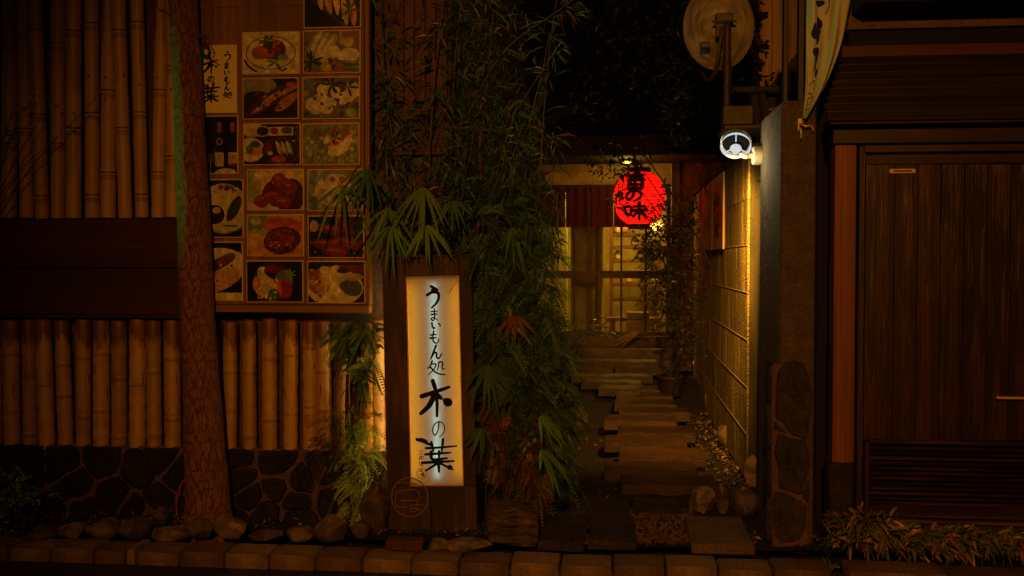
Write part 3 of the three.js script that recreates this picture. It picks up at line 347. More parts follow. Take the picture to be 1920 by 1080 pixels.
// ------------------------------------------------------------------ menu board with its printed photographs
{
  const z = -0.17, t = thing('menu_board', 'large wooden menu board covered with framed food photographs', 'menu board', [0, 0, 0]);
  const ply = M([0.34, 0.135, 0.045], 'wood', { size: [0.7, 1.5], rough: 0.6, bump: 0.002 }), rim = M([0.36, 0.17, 0.06], 'wood', { size: [0.3, 1.2], rough: 0.5, bump: 0.002 });
  board(t, 'backing', ply, 340, -70, 683, 571, z, 0.03); board(t, 'frame', rim, 340, 572, 693, 586, z + 0.03, 0.07, { grain: 'x' }); board(t, 'frame', rim, 684, -70, 693, 571.5, z + 0.03, 0.07);
  board(t, 'batten', M([0.42, 0.19, 0.07], 'wood', { size: [0.3, 1] }), 340, 10, 568, 12.5, z + 0.006, 0.006, { grain: 'x' });
  const edge = M([0.62, 0.42, 0.16], null, { rough: 0.6 }), r = rng(77);
  const sheet = (name, tx, u0, v0, u1, v1, rot = 0, rim = 2, label) => {
    const a = P(u0, (v0 + v1) / 2, z), b = P(u1, (v0 + v1) / 2, z), c = P((u0 + u1) / 2, v0, z), d = P((u0 + u1) / 2, v1, z), w = b.x - a.x, h = c.y - d.y, pos = [(a.x + b.x) / 2, (c.y + d.y) / 2, z + 0.007];
    const back = part(t, name, box(w, h, 0.008, { b: 0.002 }), edge, pos, [0, 0, rot]); if (label) back.userData.label = label;
    const k = rim / (u1 - u0) * w, m = new THREE.MeshPhysicalMaterial({ map: tx, roughness: 0.28, clearcoat: 0.4, clearcoatRoughness: 0.25 }); m.color.setRGB(0.92, 0.92, 0.92);
    part(back, 'print', box2(w - 2 * k, h - 2 * k), m, [0, 0, 0.0062]);
    for (const sx of [-1, 1]) part(back, 'pin', new THREE.SphereGeometry(0.004, 8, 6), M([0.5, 0.5, 0.5], null, { metal: 1, rough: 0.3 }), [sx * (w / 2 - 0.014), h / 2 - 0.012, 0.008]);
  };
  function box2(w, h) { const g = new THREE.BoxGeometry(w, h, 0.003); return g; }
  const col2 = [[455, 60, 563, 140, 1], [456, 146, 561, 224, 3], [457, 231, 565, 310, 5], [464, 317, 571, 395, 7], [464, 402, 571, 481, 9], [463, 488, 570, 567, 11]];
  const col3 = [[570, -40, 678, 53, 0], [569, 57, 677, 138, 2], [568, 144, 676, 224, 4], [567, 231, 675, 310, 6], [577, 317, 682, 396, 8], [578, 404, 684, 484, 10], [577, 489, 686, 569, 12]];
  for (const [a, b, c, d, k] of [...col2, ...col3]) sheet('menu_photograph', canvasTex(256, 192, (g, w, h) => { DISH[k](g, w, h); grain(g, w, h, 300 + k); }), a, b, c, d, rr(r, -0.006, 0.004));
  [[340, 217, 448, 327, 0], [346, 336, 458, 446, 1], [348, 453, 457, 564, 2]].forEach(([a, b, c, d, k]) => sheet('menu_photograph', canvasTex(200, 300, (g, w, h) => { DISH_TALL[k](g, w, h); grain(g, w, h, 350 + k); }), a + 30, b, c, d, rr(r, -0.004, 0.004)));
  sheet('name_poster', canvasTex(300, 420, (g, w, h) => {
    ground(g, w, h, '#e8d7a0'); for (let i = 0; i < 90; i++) { const q = rng(i + 3); g.fillStyle = `rgba(150,110,50,${0.05 * q()})`; g.fillRect(q() * w, q() * h, 60 * q(), 3 * q()); }
    brush(g, 'ki', 92, 70, 104, 110, 13, '#160d08', 2); brush(g, 'no', 122, 190, 44, 40, 6, '#160d08', 3); brush(g, 'ha', 82, 228, 118, 130, 11, '#160d08', 4);
    ['u', 'ma', 'i', 'mo', 'n', 'sho'].forEach((c, i) => brush(g, c, 222 + (i === 5 ? -8 : 0), [40, 108, 156, 196, 246, 290][i], i === 0 ? 52 : i === 5 ? 60 : 38, [62, 40, 30, 44, 38, 42][i], 7, '#160d08', 9 + i));
  }), 352, 85, 446, 213, -0.004, 0.6, 'cream poster with black brush lettering');
}

// ------------------------------------------------------------------ street tree
{
  const z = -0.06, t = thing('street_tree', 'slender leaning street tree with rough reddish bark beside the menu board', 'tree', [0, 0, 0]);
  const spec = [[392, 1004, 112], [391, 985, 96], [389, 940, 86], [384, 850, 79], [376, 700, 70], [368, 560, 66], [364, 420, 63], [357, 280, 59], [351, 150, 56], [345, 40, 55], [339, -90, 53], [330, -330, 48], [318, -560, 40]];
  const pts = spec.map(([u, v]) => P(u, v, z)), curve = new THREE.CatmullRomCurve3(pts), seg = 150, rad = 40, pos = [], idx = [], uv = [];
  const R = spec.map(([, , w]) => w / 2 / 313);
  for (let i = 0; i <= seg; i++) { const s = i / seg, p = curve.getPoint(s), q = s * (R.length - 1), a = Math.min(R.length - 2, Math.floor(q)), rad0 = lerp(R[a], R[a + 1], q - a);
    for (let k = 0; k <= rad; k++) { const an = k / rad * 6.2832, cx = Math.cos(an), cz = Math.sin(an); const rough = 1 + 0.05 * IN.noise(cx * 1.6, p.y * 1.6, cz * 1.6 + 4) + 0.045 * IN.noise(cx * 4, p.y * 4.5, cz * 4) + 0.016 * IN.noise(cx * 14, p.y * 22, cz * 14) + (s < 0.1 ? Math.pow((0.1 - s) * 10, 2) * (0.16 + 0.34 * Math.max(0, Math.sin(an * 5 + 1))) : 0) + 0.1 * Math.exp(-((p.y - 1.15) ** 2) / 0.004 - ((an - 1.9) ** 2) / 0.1) + 0.09 * Math.exp(-((p.y - 2.1) ** 2) / 0.005 - ((an - 1.1) ** 2) / 0.12) + 0.2 * Math.exp(-((p.y - 2.93) ** 2) / 0.003 - ((an - 0.25) ** 2) / 0.12);
      pos.push(p.x + cx * rad0 * rough, p.y, p.z + cz * rad0 * rough); uv.push(k / rad * 0.8, p.y); } }
  for (let i = 0; i < seg; i++) for (let k = 0; k < rad; k++) { const a = i * (rad + 1) + k, b = a + rad + 1; idx.push(a, b, a + 1, a + 1, b, b + 1); }
  const g = new THREE.BufferGeometry(); g.setAttribute('position', new THREE.Float32BufferAttribute(pos, 3)); g.setAttribute('uv', new THREE.Float32BufferAttribute(uv, 2)); g.setIndex(idx); g.computeVertexNormals();
  const bark = M([0.42, 0.155, 0.062], 'bark', { size: [0.26, 0.5], rough: 0.65, bump: 0.016 }); const trunk = part(t, 'trunk', g, bark);
  const kn = P(383, 78, z + 0.07); part(trunk, 'knot', new THREE.TorusGeometry(0.032, 0.013, 8, 18).scale(0.7, 1.25, 0.8), bark, [kn.x - 0.02, kn.y, kn.z], [0, 0.6, 0.2]);
  part(t, 'twig', tube([P(326, 34, z + 0.05), P(312, 24, z + 0.08), P(298, 18, z + 0.12)], 0.006, 8, 6), bark);
  part(t, 'twig', tube([P(384, 64, z + 0.08), P(392, 82, z + 0.1), P(386, 90, z + 0.1), P(400, 100, z + 0.12)], 0.004, 10, 6), bark);
  const top = pts[pts.length - 1], r = rng(5), L = new Leaves();
  for (let i = 0; i < 7; i++) { const a = i * 0.9 + 0.4, e = top.clone().add(new THREE.Vector3(Math.cos(a) * rr(r, 0.7, 1.3), rr(r, 0.5, 1.4), Math.sin(a) * rr(r, 0.5, 0.9))); const c = new THREE.CatmullRomCurve3([top.clone().add(new THREE.Vector3(0, -0.25 - 0.1 * i, 0)), top.clone().lerp(e, 0.5).add(new THREE.Vector3(0, 0.12, 0)), e]); part(t, 'limb', taper(c, 0.05, 0.012, 12, 7), bark);
    for (let q = 0; q < 220; q++) { const o = c.getPoint(rr(r, 0.35, 1)).add(rdir(r).multiplyScalar(rr(r, 0.05, 0.5))), d = rdir(r); L.leaf(o, d, sideOf(d, r), rr(r, 0.06, 0.1), 0.035, tint(r, GREEN), 0.2); } }
  const cr = part(t, 'crown', L.geo(), leafMat); cr.userData.kind = 'stuff';
}

// ------------------------------------------------------------------ illuminated shop sign
{
  const base = P(811, 1013, -0.02), t = thing('lit_sign_box', 'tall wooden light box sign with glowing panel and black brush lettering', 'sign', [base.x, 0.01, base.z]); t.rotation.z = 0.0225; t.rotation.x = -0.01;
  const W = 0.548, H = 1.65, D = 0.22, wood = M([0.115, 0.055, 0.028], 'worn', { size: [0.45, 1.3], rough: 0.7, bump: 0.004 }), dark = M([0.1, 0.05, 0.026], 'wood', { size: [0.4, 1.2], rough: 0.8, bump: 0.003 });
  const x0 = -W / 2, xl = x0 + 0.143, xr = W / 2 - 0.075, pt = H - 0.11, pb = 0.268, sl = -0.006;
  boxAt(t, 'stile', wood, x0, xl - 0.002, pb + 0.001, H, -0.03, 0); boxAt(t, 'stile', wood, xr + 0.002, W / 2, pb + 0.001, H, -0.03, 0);
  boxAt(t, 'top_rail', wood, xl - 0.001, xr + 0.001, pt + 0.002, H, -0.031, -0.001, { grain: 'y' });
  boxAt(t, 'lower_plank', wood, x0, sl - 0.004, 0, pb - 0.001, -0.03, 0.001, { grain: 'y' }); boxAt(t, 'lower_plank', wood, sl + 0.004, W / 2, 0, pb - 0.001, -0.03, -0.002, { grain: 'y' });
  boxAt(t, 'side_panel', dark, x0 + 0.002, x0 + 0.024, 0, H - 0.004, -0.085, -0.031); boxAt(t, 'side_panel', dark, W / 2 - 0.024, W / 2 - 0.002, 0, H - 0.004, -D, -0.031);
  boxAt(t, 'top_panel', dark, x0 + 0.002, W / 2 - 0.002, H - 0.003, H + 0.016, -D, -0.004);
  boxAt(t, 'back_board', dark, -0.1, W / 2 - 0.025, 0.02, H - 0.02, -D, -D + 0.012);
  const frameM = M([0.5, 0.24, 0.06], null, { rough: 0.45 });
  for (const [a, b, c, d] of [[xl, xl + 0.006, pb, pt], [xr - 0.006, xr, pb, pt], [xl + 0.0065, xr - 0.0065, pb, pb + 0.006], [xl + 0.0065, xr - 0.0065, pt - 0.006, pt]]) boxAt(t, 'panel_trim', frameM, a, b, c, d, -0.028, 0.003, { b: 0.001 });
  const pw = xr - xl - 0.013, ph = pt - pb - 0.013, TW = 420, TH = Math.round(420 * ph / pw);
  const sx = (u, v) => (u - (757 + 8 * (v - 520) / 392)) / 104 * TW, sy = (v) => (v - 521) / 391 * TH, ink = '#1c0a04';
  const map = canvasTex(TW, TH, (g, w, h) => {
    ground(g, w, h, '#fdf6e6');
    const put = (n, u0, v0, u1, v1, th, s) => brush(g, n, sx(u0, (v0 + v1) / 2), sy(v0), (u1 - u0) / 104 * TW, (v1 - v0) / 391 * TH, th, ink, s, 0.45);
    put('u', 793, 536, 829, 579, 21, 1); blob(g, sx(812, 545), sy(545), 31, 24, ink, 3, 0.12); put('ma', 801, 580, 822, 604, 11, 2); put('i', 804, 604, 826, 620, 12, 3); put('mo', 800, 622, 823, 646, 12, 4); put('n', 801, 649, 828, 676, 13, 5); put('sho', 796, 677, 833, 707, 11, 6);
    put('ki', 780, 714, 848, 785, 34, 7); blob(g, sx(838, 758), sy(757), 38, 36, ink, 8, 0.1); put('no', 804, 790, 834, 824, 9, 9); put('ha', 776, 823, 856, 889, 20, 10); blob(g, sx(789, 829), sy(828), 40, 11, ink, 12, 0.2, 20, 0.35); blob(g, sx(842, 880), sy(880), 22, 20, ink, 13, 0.15);
    put('ko', 779, 847, 789, 856, 4, 11); put('no', 779, 858, 789, 866, 4, 12); put('wa', 779, 868, 789, 878, 4, 13);
    const cx = sx(785, 891), cy = sy(891), R = 41; oval(g, cx, cy, R, R, '#4a1a06', 4); brush(g, 'u', cx - 30, cy - 32, 52, 46, 5, '#4a1a06', 5, 0.1); brush(g, 'wa', cx - 8, cy - 4, 34, 32, 5, '#4a1a06', 6, 0.1);
  });
  const panelM = new THREE.MeshPhysicalMaterial({ map, roughness: 1, transmission: 0.14, thickness: 0, side: THREE.DoubleSide }); panelM.specularIntensity = 0.25; panelM.color.setRGB(0.5, 0.5, 0.42);
  const panel = part(t, 'acrylic_panel', new THREE.PlaneGeometry(pw, ph), panelM, [(xl + xr) / 2, (pt + pb) / 2, -0.022]); panel.userData.label = 'glowing panel lettered in black brush strokes';
  const lampGlow = (c, k) => { const m = new THREE.MeshStandardMaterial({ roughness: 0.5 }); m.color.setRGB(0.8, 0.8, 0.8); m.emissive.setRGB(...c); m.emissiveIntensity = k; return m; };
  const cm = (xl + xr) / 2, cy = (pt + pb) / 2, tubes = [[cm, -0.054, [0.3, 0.76, 1], SIGN.cool, 0.011], [cm - 0.136, -0.074, [1, 0.42, 0.0], SIGN.warm, 0.009], [cm + 0.136, -0.074, [1, 0.42, 0.0], SIGN.warm, 0.009]];  // the two amber side tubes are added to tint the panel edges
  for (const [x, zz, c, k, rd] of tubes) {
    const tb = part(t, 'lamp_tube', new THREE.CylinderGeometry(rd, rd, ph * 0.95, 12), lampGlow(c, k), [x, cy, zz]);
    for (const s of [-1, 1]) part(tb, 'end_cap', new THREE.CylinderGeometry(rd * 1.15, rd * 1.15, 0.03, 12), M([0.04, 0.035, 0.03], null, { rough: 0.8 }), [0, s * (ph * 0.475 + 0.0155), 0]);
    const ra = new THREE.RectAreaLight(new THREE.Color(...c), k * 0.5, rd * 2, ph * 0.94); ra.position.set(x, cy, zz + rd + 0.004); ra.rotation.y = Math.PI; ra.name = 'tube_light'; t.add(ra);
  }
  { // tube added behind the box to boost the light leaking onto the fence
    const c = [1, 0.6, 0.1], x = x0 + 0.035, zz = -0.15, tb = part(t, 'lamp_tube', new THREE.CylinderGeometry(0.008, 0.008, 1.2, 12), lampGlow(c, SIGN.back), [x, 0.82, zz]); for (const s of [-1, 1]) part(tb, 'end_cap', new THREE.CylinderGeometry(0.01, 0.01, 0.03, 12), M([0.5, 0.5, 0.5], null, { rough: 0.4 }), [0, s * 0.615, 0]);
    const ra = new THREE.RectAreaLight(new THREE.Color(...c), SIGN.back * 0.5, 0.016, 1.2); ra.position.set(x - 0.012, 0.82, zz); ra.rotation.y = Math.PI / 2; ra.name = 'tube_light'; t.add(ra);
  }
  // branded roundel on the lower plank
  const pale = M([0.2, 0.1, 0.05], null, { rough: 0.6 }), e = part(t, 'roundel', new THREE.TorusGeometry(0.112, 0.0042, 6, 48).scale(1, 1.06, 0.5), pale, [-0.135, 0.2, 0.003]); e.userData.label = 'pale ring emblem on the dark plank';
  for (const s of [[[-.07, .085], [.0, .09], [.05, .08]], [[-.085, .03], [-.02, .045], [.05, .04], [.06, -.01], [.0, -.02], [-.06, -.02]], [[-.085, .03], [-.088, -.04], [-.07, -.06], [-.02, -.06]], [[.0, -.05], [.06, -.045], [.085, -.05]], [[.04, -.01], [.045, -.07], [.02, -.09], [.0, -.075], [.03, -.065], [.08, -.085]]]) part(e, 'stroke', tube(s.map(([x, y]) => [x, y, 0.001]), 0.004, 20, 5), pale);
}
function slabGeo(w, h, d, seed) { // worn stone slab with chipped edges
  const g0 = mergeVertices(new THREE.BoxGeometry(w, h, d, 18, 3, 7).deleteAttribute('uv').deleteAttribute('normal')), p = g0.attributes.position, v = new THREE.Vector3();
  for (let i = 0; i < p.count; i++) { v.fromBufferAttribute(p, i); const ex = sm(0.45, 0.5, Math.abs(v.x) / w), ez = sm(0.43, 0.5, Math.abs(v.z) / d), chip = 0.014 * (0.6 + IN.noise(v.x * 9, v.z * 9, seed * 3.1)), n = 0.006 * IN.noise(v.x * 7, v.z * 7, seed) + 0.004 * IN.noise(v.x * 26, v.z * 26, seed); const k = v.y > 0 ? (ex + ez) * chip : 0; p.setXYZ(i, v.x * (1 - ex * 0.012) + ex * 0.02 * IN.noise(v.z * 8, seed, 1), v.y + n - k, v.z + ez * 0.022 * IN.noise(v.x * 6, seed, 5)); }
  const g = triUV(g0, 'x', [seed * 0.37, seed * 0.61]); g.computeVertexNormals(); return toCreasedNormals(g, 0.7);
}
// ------------------------------------------------------------------ passage: slabs, stones, litter
const slabMs = [[0.085, 0.035, 0.014], [0.06, 0.024, 0.01], [0.1, 0.042, 0.018]].map((c) => M(c, 'concrete', { size: [0.6, 1.1], rough: 0.55, bump: 0.012 }));
{
  const path = structGroup('path'), r = rng(22);
  const rows = [[7.19, 905, 1162, 1347], [7.64, 876, 1133, 1307], [7.98, 850, 1160, 1327], [8.45, 827, 1132, 1289], [8.88, 809, 1158, 1307], [9.4, 787, 1133, 1271], [9.9, 771, 1158, 1292], [10.4, 755, 1150, 1268], [10.85, 741, 1155, 1262], [11.25, 727, 1120, 1238], [11.65, 715, 1089, 1204], [12.0, 703, 1070, 1225], [12.3, 690, 1060, 1150], [12.35, 688, 1152, 1240], [12.55, 676, 1075, 1235]];
  rows.forEach(([Z, v, u0, u1], i) => { const z = 6 - Z, a = P(u0, v, z), b = P(u1, v, z), seed = i, d = Math.min(0.36, i < 14 ? Math.abs((rows[i + 1] ?? [13])[0] - Z) * 0.82 || 0.3 : 0.3); const h = 0.095; part(path, 'step_slab', slabGeo(b.x - a.x, h, Math.max(d, 0.2), seed), slabMs[i % 3], [(a.x + b.x) / 2, a.y - h / 2, z - Math.max(d, 0.2) / 2], [0, rr(r, -0.02, 0.02), rr(r, -0.008, 0.008)]); });
  // front flagstones, the small concrete cover and a brick by the kerb
  for (const [u0, u1, v0, v1] of [[1010, 1098, 962, 1012], [1101, 1192, 964, 1010], [1060, 1180, 932, 958], [1185, 1275, 934, 956]]) { const a = PY(u0, v1, 0.03), b = PY(u1, v1, 0.03), c = PY(u0, v0, 0.03); part(path, 'flagstone', slabGeo(b.x - a.x, 0.07, a.z - c.z, u0), M([0.055, 0.03, 0.02], 'stone', { size: [0.5, 0.5], rough: 0.7, bump: 0.015 }), [(a.x + b.x) / 2, 0.005, (a.z + c.z) / 2], [0, rr(r, -0.02, 0.02), 0]); }
  const a = PY(1300, 1020, 0.05), b = PY(1418, 1020, 0.05), c = PY(1330, 968, 0.05); const cv = part(path, 'cover_slab', box(b.x - a.x, 0.06, a.z - c.z, { b: 0.008, jitter: 0.008, grain: 'x' }), M([0.24, 0.14, 0.075], 'concrete', { size: [0.9, 0.9], rough: 0.8, bump: 0.006 }), [(a.x + b.x) / 2 - 0.01, 0.02, (a.z + c.z) / 2]);
  cv.userData.label = 'pale concrete cover slab by the stone pillar';
}
tag(part(scene, 'brick', box(0.17, 0.05, 0.06, { b: 0.006, jitter: 0.008 }), M([0.22, 0.07, 0.04], 'concrete', { size: [0.2, 0.2], bump: 0.006 }), [PY(1353, 1019, 0.03).x, 0.026, PY(1353, 1019, 0.03).z + 0.02]), 'small reddish brick lying against the pale cover slab', 'brick');
const rockMs = [[0.4, 0.28, 0.155], [0.22, 0.15, 0.085], [0.6, 0.44, 0.24]].map((c) => M(c, 'stone', { size: [0.3, 0.3], rough: 0.85, bump: 0.02 }));
{
  let n = 0; const G = 'rocks edging the kerb bed';
  const rock = (label, u, v, w, h, mat, opt = {}, y = 0, group = G) => { const p = PY(u, v, y), s = 1900 / (6 - p.z), ww = w / s / 2, hh = h / s; const g = rockGeo(100 + n * 7, ww * 1.25, hh * 0.78, Math.min(ww * 1.2, 0.12) * (opt.deep ?? 1), opt); const m = single('rock', label, 'rock', g, rockMs[mat], [p.x, y - 0.012, p.z - 0.04], group); m.rotation.y = opt.turn ?? ((n * 1.7) % 1.2) - 0.6; n++; return m; };
  rock('flat dull rock at far left, beside the corner shrub', 71, 1008, 62, 20, 1);
  rock('small blocky rock, second from the left shrub along the kerb', 128, 1008, 48, 26, 0, { cuts: 10 });
  rock('square pitted rock in the middle of the left kerb row', 189, 1008, 58, 34, 0, { cuts: 11 });
  rock('dark wedge-shaped rock, fourth along the kerb from the left', 247, 1006, 56, 32, 1, { cuts: 9 });
  rock('small round rock behind the kerb row, left of the tree', 274, 992, 24, 20, 1, {}, 0.0);
  rock('upright pebble against the plinth left of the tree', 296, 984, 28, 28, 1, {}, 0.0);
  rock('long low rock just left of the tree foot', 314, 1009, 66, 22, 0);
  rock('slanted olive rock leaning on the left of the tree foot', 372, 1006, 42, 36, 1, { cuts: 10 });
  rock('bright angular rock in front of the tree foot', 428, 1008, 64, 36, 2, { cuts: 12 });
  rock('low dark rock right of the bright angular rock', 493, 1010, 58, 16, 1);
  rock('flat oval rock midway between tree and sign', 561, 1011, 58, 19, 0);
  rock('pointed rock with a ridge, left of the lit sign', 621, 1011, 58, 38, 0, { cuts: 12 });
  rock('small dark rock at the left foot of the sign', 672, 1008, 30, 26, 1);
  rock('tall knobbly rock standing behind the left edge of the sign', 700, 1000, 48, 72, 1, { cuts: 8, rough: 0.22 });
  rock('round pebble in front of the sign', 818, 1031, 36, 18, 0, { cuts: 4 }, 0.005);
  rock('long flat stone in front of the right side of the sign', 875, 1032, 76, 17, 2, { cuts: 5 }, 0.005);
  { // big split boulder: a weathered block with bedding lines
    const p = PY(955, 1017, 0), g0 = mergeVertices(new THREE.BoxGeometry(0.29, 0.23, 0.2, 22, 20, 14).deleteAttribute('uv').deleteAttribute('normal')), q = g0.attributes.position, v = new THREE.Vector3();
    for (let i = 0; i < q.count; i++) { v.fromBufferAttribute(q, i); const e = Math.max(Math.abs(v.x) / 0.145, Math.abs(v.y) / 0.115), k = 1 - 0.1 * sm(0.9, 1.0, e) * Math.abs(v.x * v.y) / 0.0167, bed = 0.008 * Math.sin(v.y * 130 + 3 * IN.noise(v.x * 6, v.y * 6, 1)); const n = 0.035 * IN.noise(v.x * 6, v.y * 6, v.z * 6 + 3) + 0.012 * IN.noise(v.x * 22, v.y * 30, v.z * 22); q.setXYZ(i, v.x * (k + n * 3) + 0.08 * v.y, v.y * (k + n) - 0.14 * v.x + 0.1 * v.x * v.x, v.z * k + n + bed); }
    g0.computeBoundingBox(); g0.translate(0, -g0.boundingBox.min.y, 0); const g = triUV(g0, 'x', [2, 3]); g.computeVertexNormals(); const m = single('rock', 'big squared boulder right of the lit sign', 'rock', toCreasedNormals(g, 0.5), rockMs[1], [p.x, -0.02, p.z - 0.06], G); m.rotation.y = 0.25;
  }
  const br = PY(758, 1030, 0.004); tag(part(scene, 'brick', box(0.22, 0.055, 0.1, { b: 0.008, jitter: 0.012 }), M([0.2, 0.055, 0.03], 'concrete', { size: [0.2, 0.2], bump: 0.008 }), [br.x, 0.026, br.z - 0.03]), 'red-brown brick under the left corner of the lit sign', 'brick');
  taken.set('brick', 2); scene.children[scene.children.length - 1].name = 'brick_001';
  const H = 'stones along the passage';
  rock('lit golden boulder on the left edge of the path', 1080, 806, 34, 40, 1, { cuts: 9, deep: 1.5 }, 0.03, H);
  rock('dark boulder below the lit golden boulder', 1052, 862, 40, 40, 1, { cuts: 8, deep: 1.5 }, 0.02, H);
  rock('mossy stone nearest the street on the left path edge', 1050, 925, 40, 40, 1, { cuts: 8, deep: 1.4 }, 0.01, H);
  rock('pale block-shaped stone right of the lowest step', 1317, 958, 38, 40, 2, { cuts: 10, deep: 1.5 }, 0.0, H);
  rock('narrow upright stone between the pale stone and the wall', 1354, 962, 22, 46, 0, { cuts: 10, deep: 1.5 }, 0.0, H);
  rock('broad dark stone beside the stone pillar', 1392, 962, 50, 40, 1, { cuts: 8, deep: 1.5 }, 0.0, H);
  rock('pale wedge stone leaning at the foot of the pillar', 1412, 912, 28, 46, 2, { cuts: 12, deep: 0.8 }, 0.0, H);
  rock('stone at the foot of the block wall, nearest end', 1368, 838, 34, 40, 0, { cuts: 10, deep: 1.4 }, 0.02, H);
  rock('pointed stone further along the foot of the block wall', 1340, 772, 26, 40, 0, { cuts: 10, deep: 1.4 }, 0.03, H);
}
{ // leaf litter and gravel
  const r = rng(61), leaf = new Leaves(), d = new THREE.Vector3(1, 0, 0); leaf.leaf(new THREE.Vector3(-0.5, 0, 0), d, new THREE.Vector3(0, 0, 1), 1, 0.55, [1, 1, 1], -0.2);
  const lm = M([1, 1, 1], null, { rough: 0.7 }), N = 1650, im = new THREE.InstancedMesh(leaf.geo(), lm, N), o = new THREE.Object3D();
  for (let i = 0; i < N; i++) { const bed = i >= 950, z = bed ? rr(r, -0.16, 0.11) : i < 640 ? rr(r, -4.6, -1.2) : rr(r, -4.6, -0.6), x = bed ? rr(r, -4.2, 2.6) : i < 760 ? 0.93 - Math.abs(rr(r, 0, 1) * rr(r, 0, 1)) * 0.55 : rr(r, -0.55, 0.9); o.position.set(x, pathHeight(z) + rr(r, 0.01, 0.035), z); o.rotation.set(rr(r, -0.6, 0.6), r() * 6.28, rr(r, -0.6, 0.6)); const s = rr(r, 0.018, 0.045); o.scale.set(s, s, s); o.updateMatrix(); im.setMatrixAt(i, o.matrix); im.setColorAt(i, new THREE.Color().setRGB(...tint(r, r() < 0.12 ? [0.26, 0.18, 0.1] : [0.11, 0.06, 0.028], 0.5))); }
  im.name = 'leaf_litter'; im.castShadow = im.receiveShadow = true; im.userData = { kind: 'stuff', label: 'dry fallen leaves scattered over the path and kerb bed', category: 'leaf litter' }; scene.add(im);
  const NG = 1500, gm = new THREE.InstancedMesh(new THREE.IcosahedronGeometry(1, 0), M([1, 1, 1], null, { rough: 0.9 }), NG);
  for (let i = 0; i < NG; i++) { const front = i < 900, u = front ? rr(r, 1170, 1300) : rr(r, 1000, 1420), p = PY(u, front ? rr(r, 955, 1018) : rr(r, 1004, 1022), 0); o.position.set(p.x, rr(r, 0, 0.012), p.z); o.rotation.set(r() * 6, r() * 6, r() * 6); const s = rr(r, 0.004, 0.013); o.scale.set(s, s * 0.7, s * 1.3); o.updateMatrix(); gm.setMatrixAt(i, o.matrix); gm.setColorAt(i, new THREE.Color().setRGB(...tint(r, [0.1, 0.055, 0.035], 0.6))); }
  gm.name = 'gravel'; gm.userData = { kind: 'stuff', label: 'brown gravel in front of the lowest path slab', category: 'gravel' }; gm.castShadow = gm.receiveShadow = true; scene.add(gm);
}

// ------------------------------------------------------------------ planting
const caneM = M([0.13, 0.1, 0.025], 'wood', { size: [0.2, 0.5], rough: 0.45 });
{ // slender bamboo behind the sign
  const t = thing('slender_bamboo', 'tall thin bamboo with narrow leaves rising behind the lit sign', 'bamboo', [0, 0, 0]), r = rng(301), L = new Leaves();
  const canes = [
    [[795, 480], [803, 330], [815, 150], [830, 10], [842, -120]], [[770, 480], [745, 320], [722, 150], [714, 0], [708, -100]], [[1005, 500], [1012, 330], [1022, 180], [1033, 70], [1050, -40]], [[975, 480], [985, 330], [1000, 200], [1020, 120], [1030, 62]],
    [[900, 470], [930, 330], [968, 210], [1005, 150], [1042, 92]], [[850, 330], [890, 190], [950, 90], [1040, 25], [1092, -15]], [[880, 480], [868, 340], [850, 200], [858, 60], [870, -60]], [[930, 500], [925, 380], [905, 260], [915, 140], [925, 20]], [[840, 500], [850, 400], [880, 300], [890, 230]], [[960, 520], [965, 420], [955, 330], [975, 250]], [[730, 420], [735, 330], [728, 230], [740, 130]],
  ];
  canes.forEach((c, i) => {
    const z = -0.28 - 0.05 * (i % 4), pts = c.map(([u, v], k) => P(u, v, z + 0.03 * k)); pts.unshift(new THREE.Vector3(pts[0].x + rr(r, -0.1, 0.1), 0.0, z - 0.05)); const cv = new THREE.CatmullRomCurve3(pts);
    part(t, 'culm', taper(cv, 0.0075, 0.0035, 40, 6, (s, R) => R * (1 + 0.35 * Math.exp(-300 * (((s * 17) % 1) - 0.5) ** 2))), caneM);
    for (let q = 0; q < (i > 1 && i < 6 ? 13 : 46); q++) { // leafy side twigs
      const s = rr(r, 0.4, 1), o = cv.getPoint(s), tw = rdir(r); tw.y = Math.abs(tw.y) * 0.5 - 0.1; tw.normalize(); const n = 3 + Math.floor(r() * 4), tl = rr(r, 0.05, 0.2);
      for (let k = 0; k < n; k++) { const p = o.clone().addScaledVector(tw, tl * (k + 1) / n), d = tw.clone().add(rdir(r).multiplyScalar(0.8)); d.y -= rr(r, 0.1, 0.7); d.normalize(); L.blade(p, d, sideOf(d, r), rr(r, 0.06, 0.15), rr(r, 0.009, 0.017), tint(r, r() < 0.12 ? DRY : GREEN), 0.25, 0.2, 2); }
    }
  });
  // leafy mass round the lower canes
  for (let q = 0; q < 5200; q++) { const u = rr(r, 715, 1050), v = 200 + 280 * Math.sqrt(r()), o = P(u, v, rr(r, -0.75, -0.2)); if (u > 1000 - (v < 300 ? 60 : 0) && r() < 0.6) continue; const d = rdir(r); d.y -= 0.5; d.normalize(); L.blade(o, d, sideOf(d, r), rr(r, 0.06, 0.16), rr(r, 0.009, 0.018), tint(r, r() < 0.08 ? DRY : r() < 0.45 ? GREEN : DEEP, 0.5), 0.3, 0.2, 2); }
  for (let q = 0; q < 2600; q++) { const u = rr(r, 715, 985), v = rr(r, -30, 260), o = P(u, v, rr(r, -0.7, -0.25)); if (r() < sm(840, 1000, u) * 0.6 || (u < 840 && v < 180 && r() < 0.72)) continue; const d = rdir(r); d.y -= 0.5; d.normalize(); L.blade(o, d, sideOf(d, r), rr(r, 0.06, 0.15), rr(r, 0.009, 0.016), tint(r, r() < 0.1 ? DRY : DEEP, 0.5), 0.3, 0.2, 2); }
  const f = part(t, 'foliage', L.geo(), leafMat); f.userData.kind = 'stuff';
}
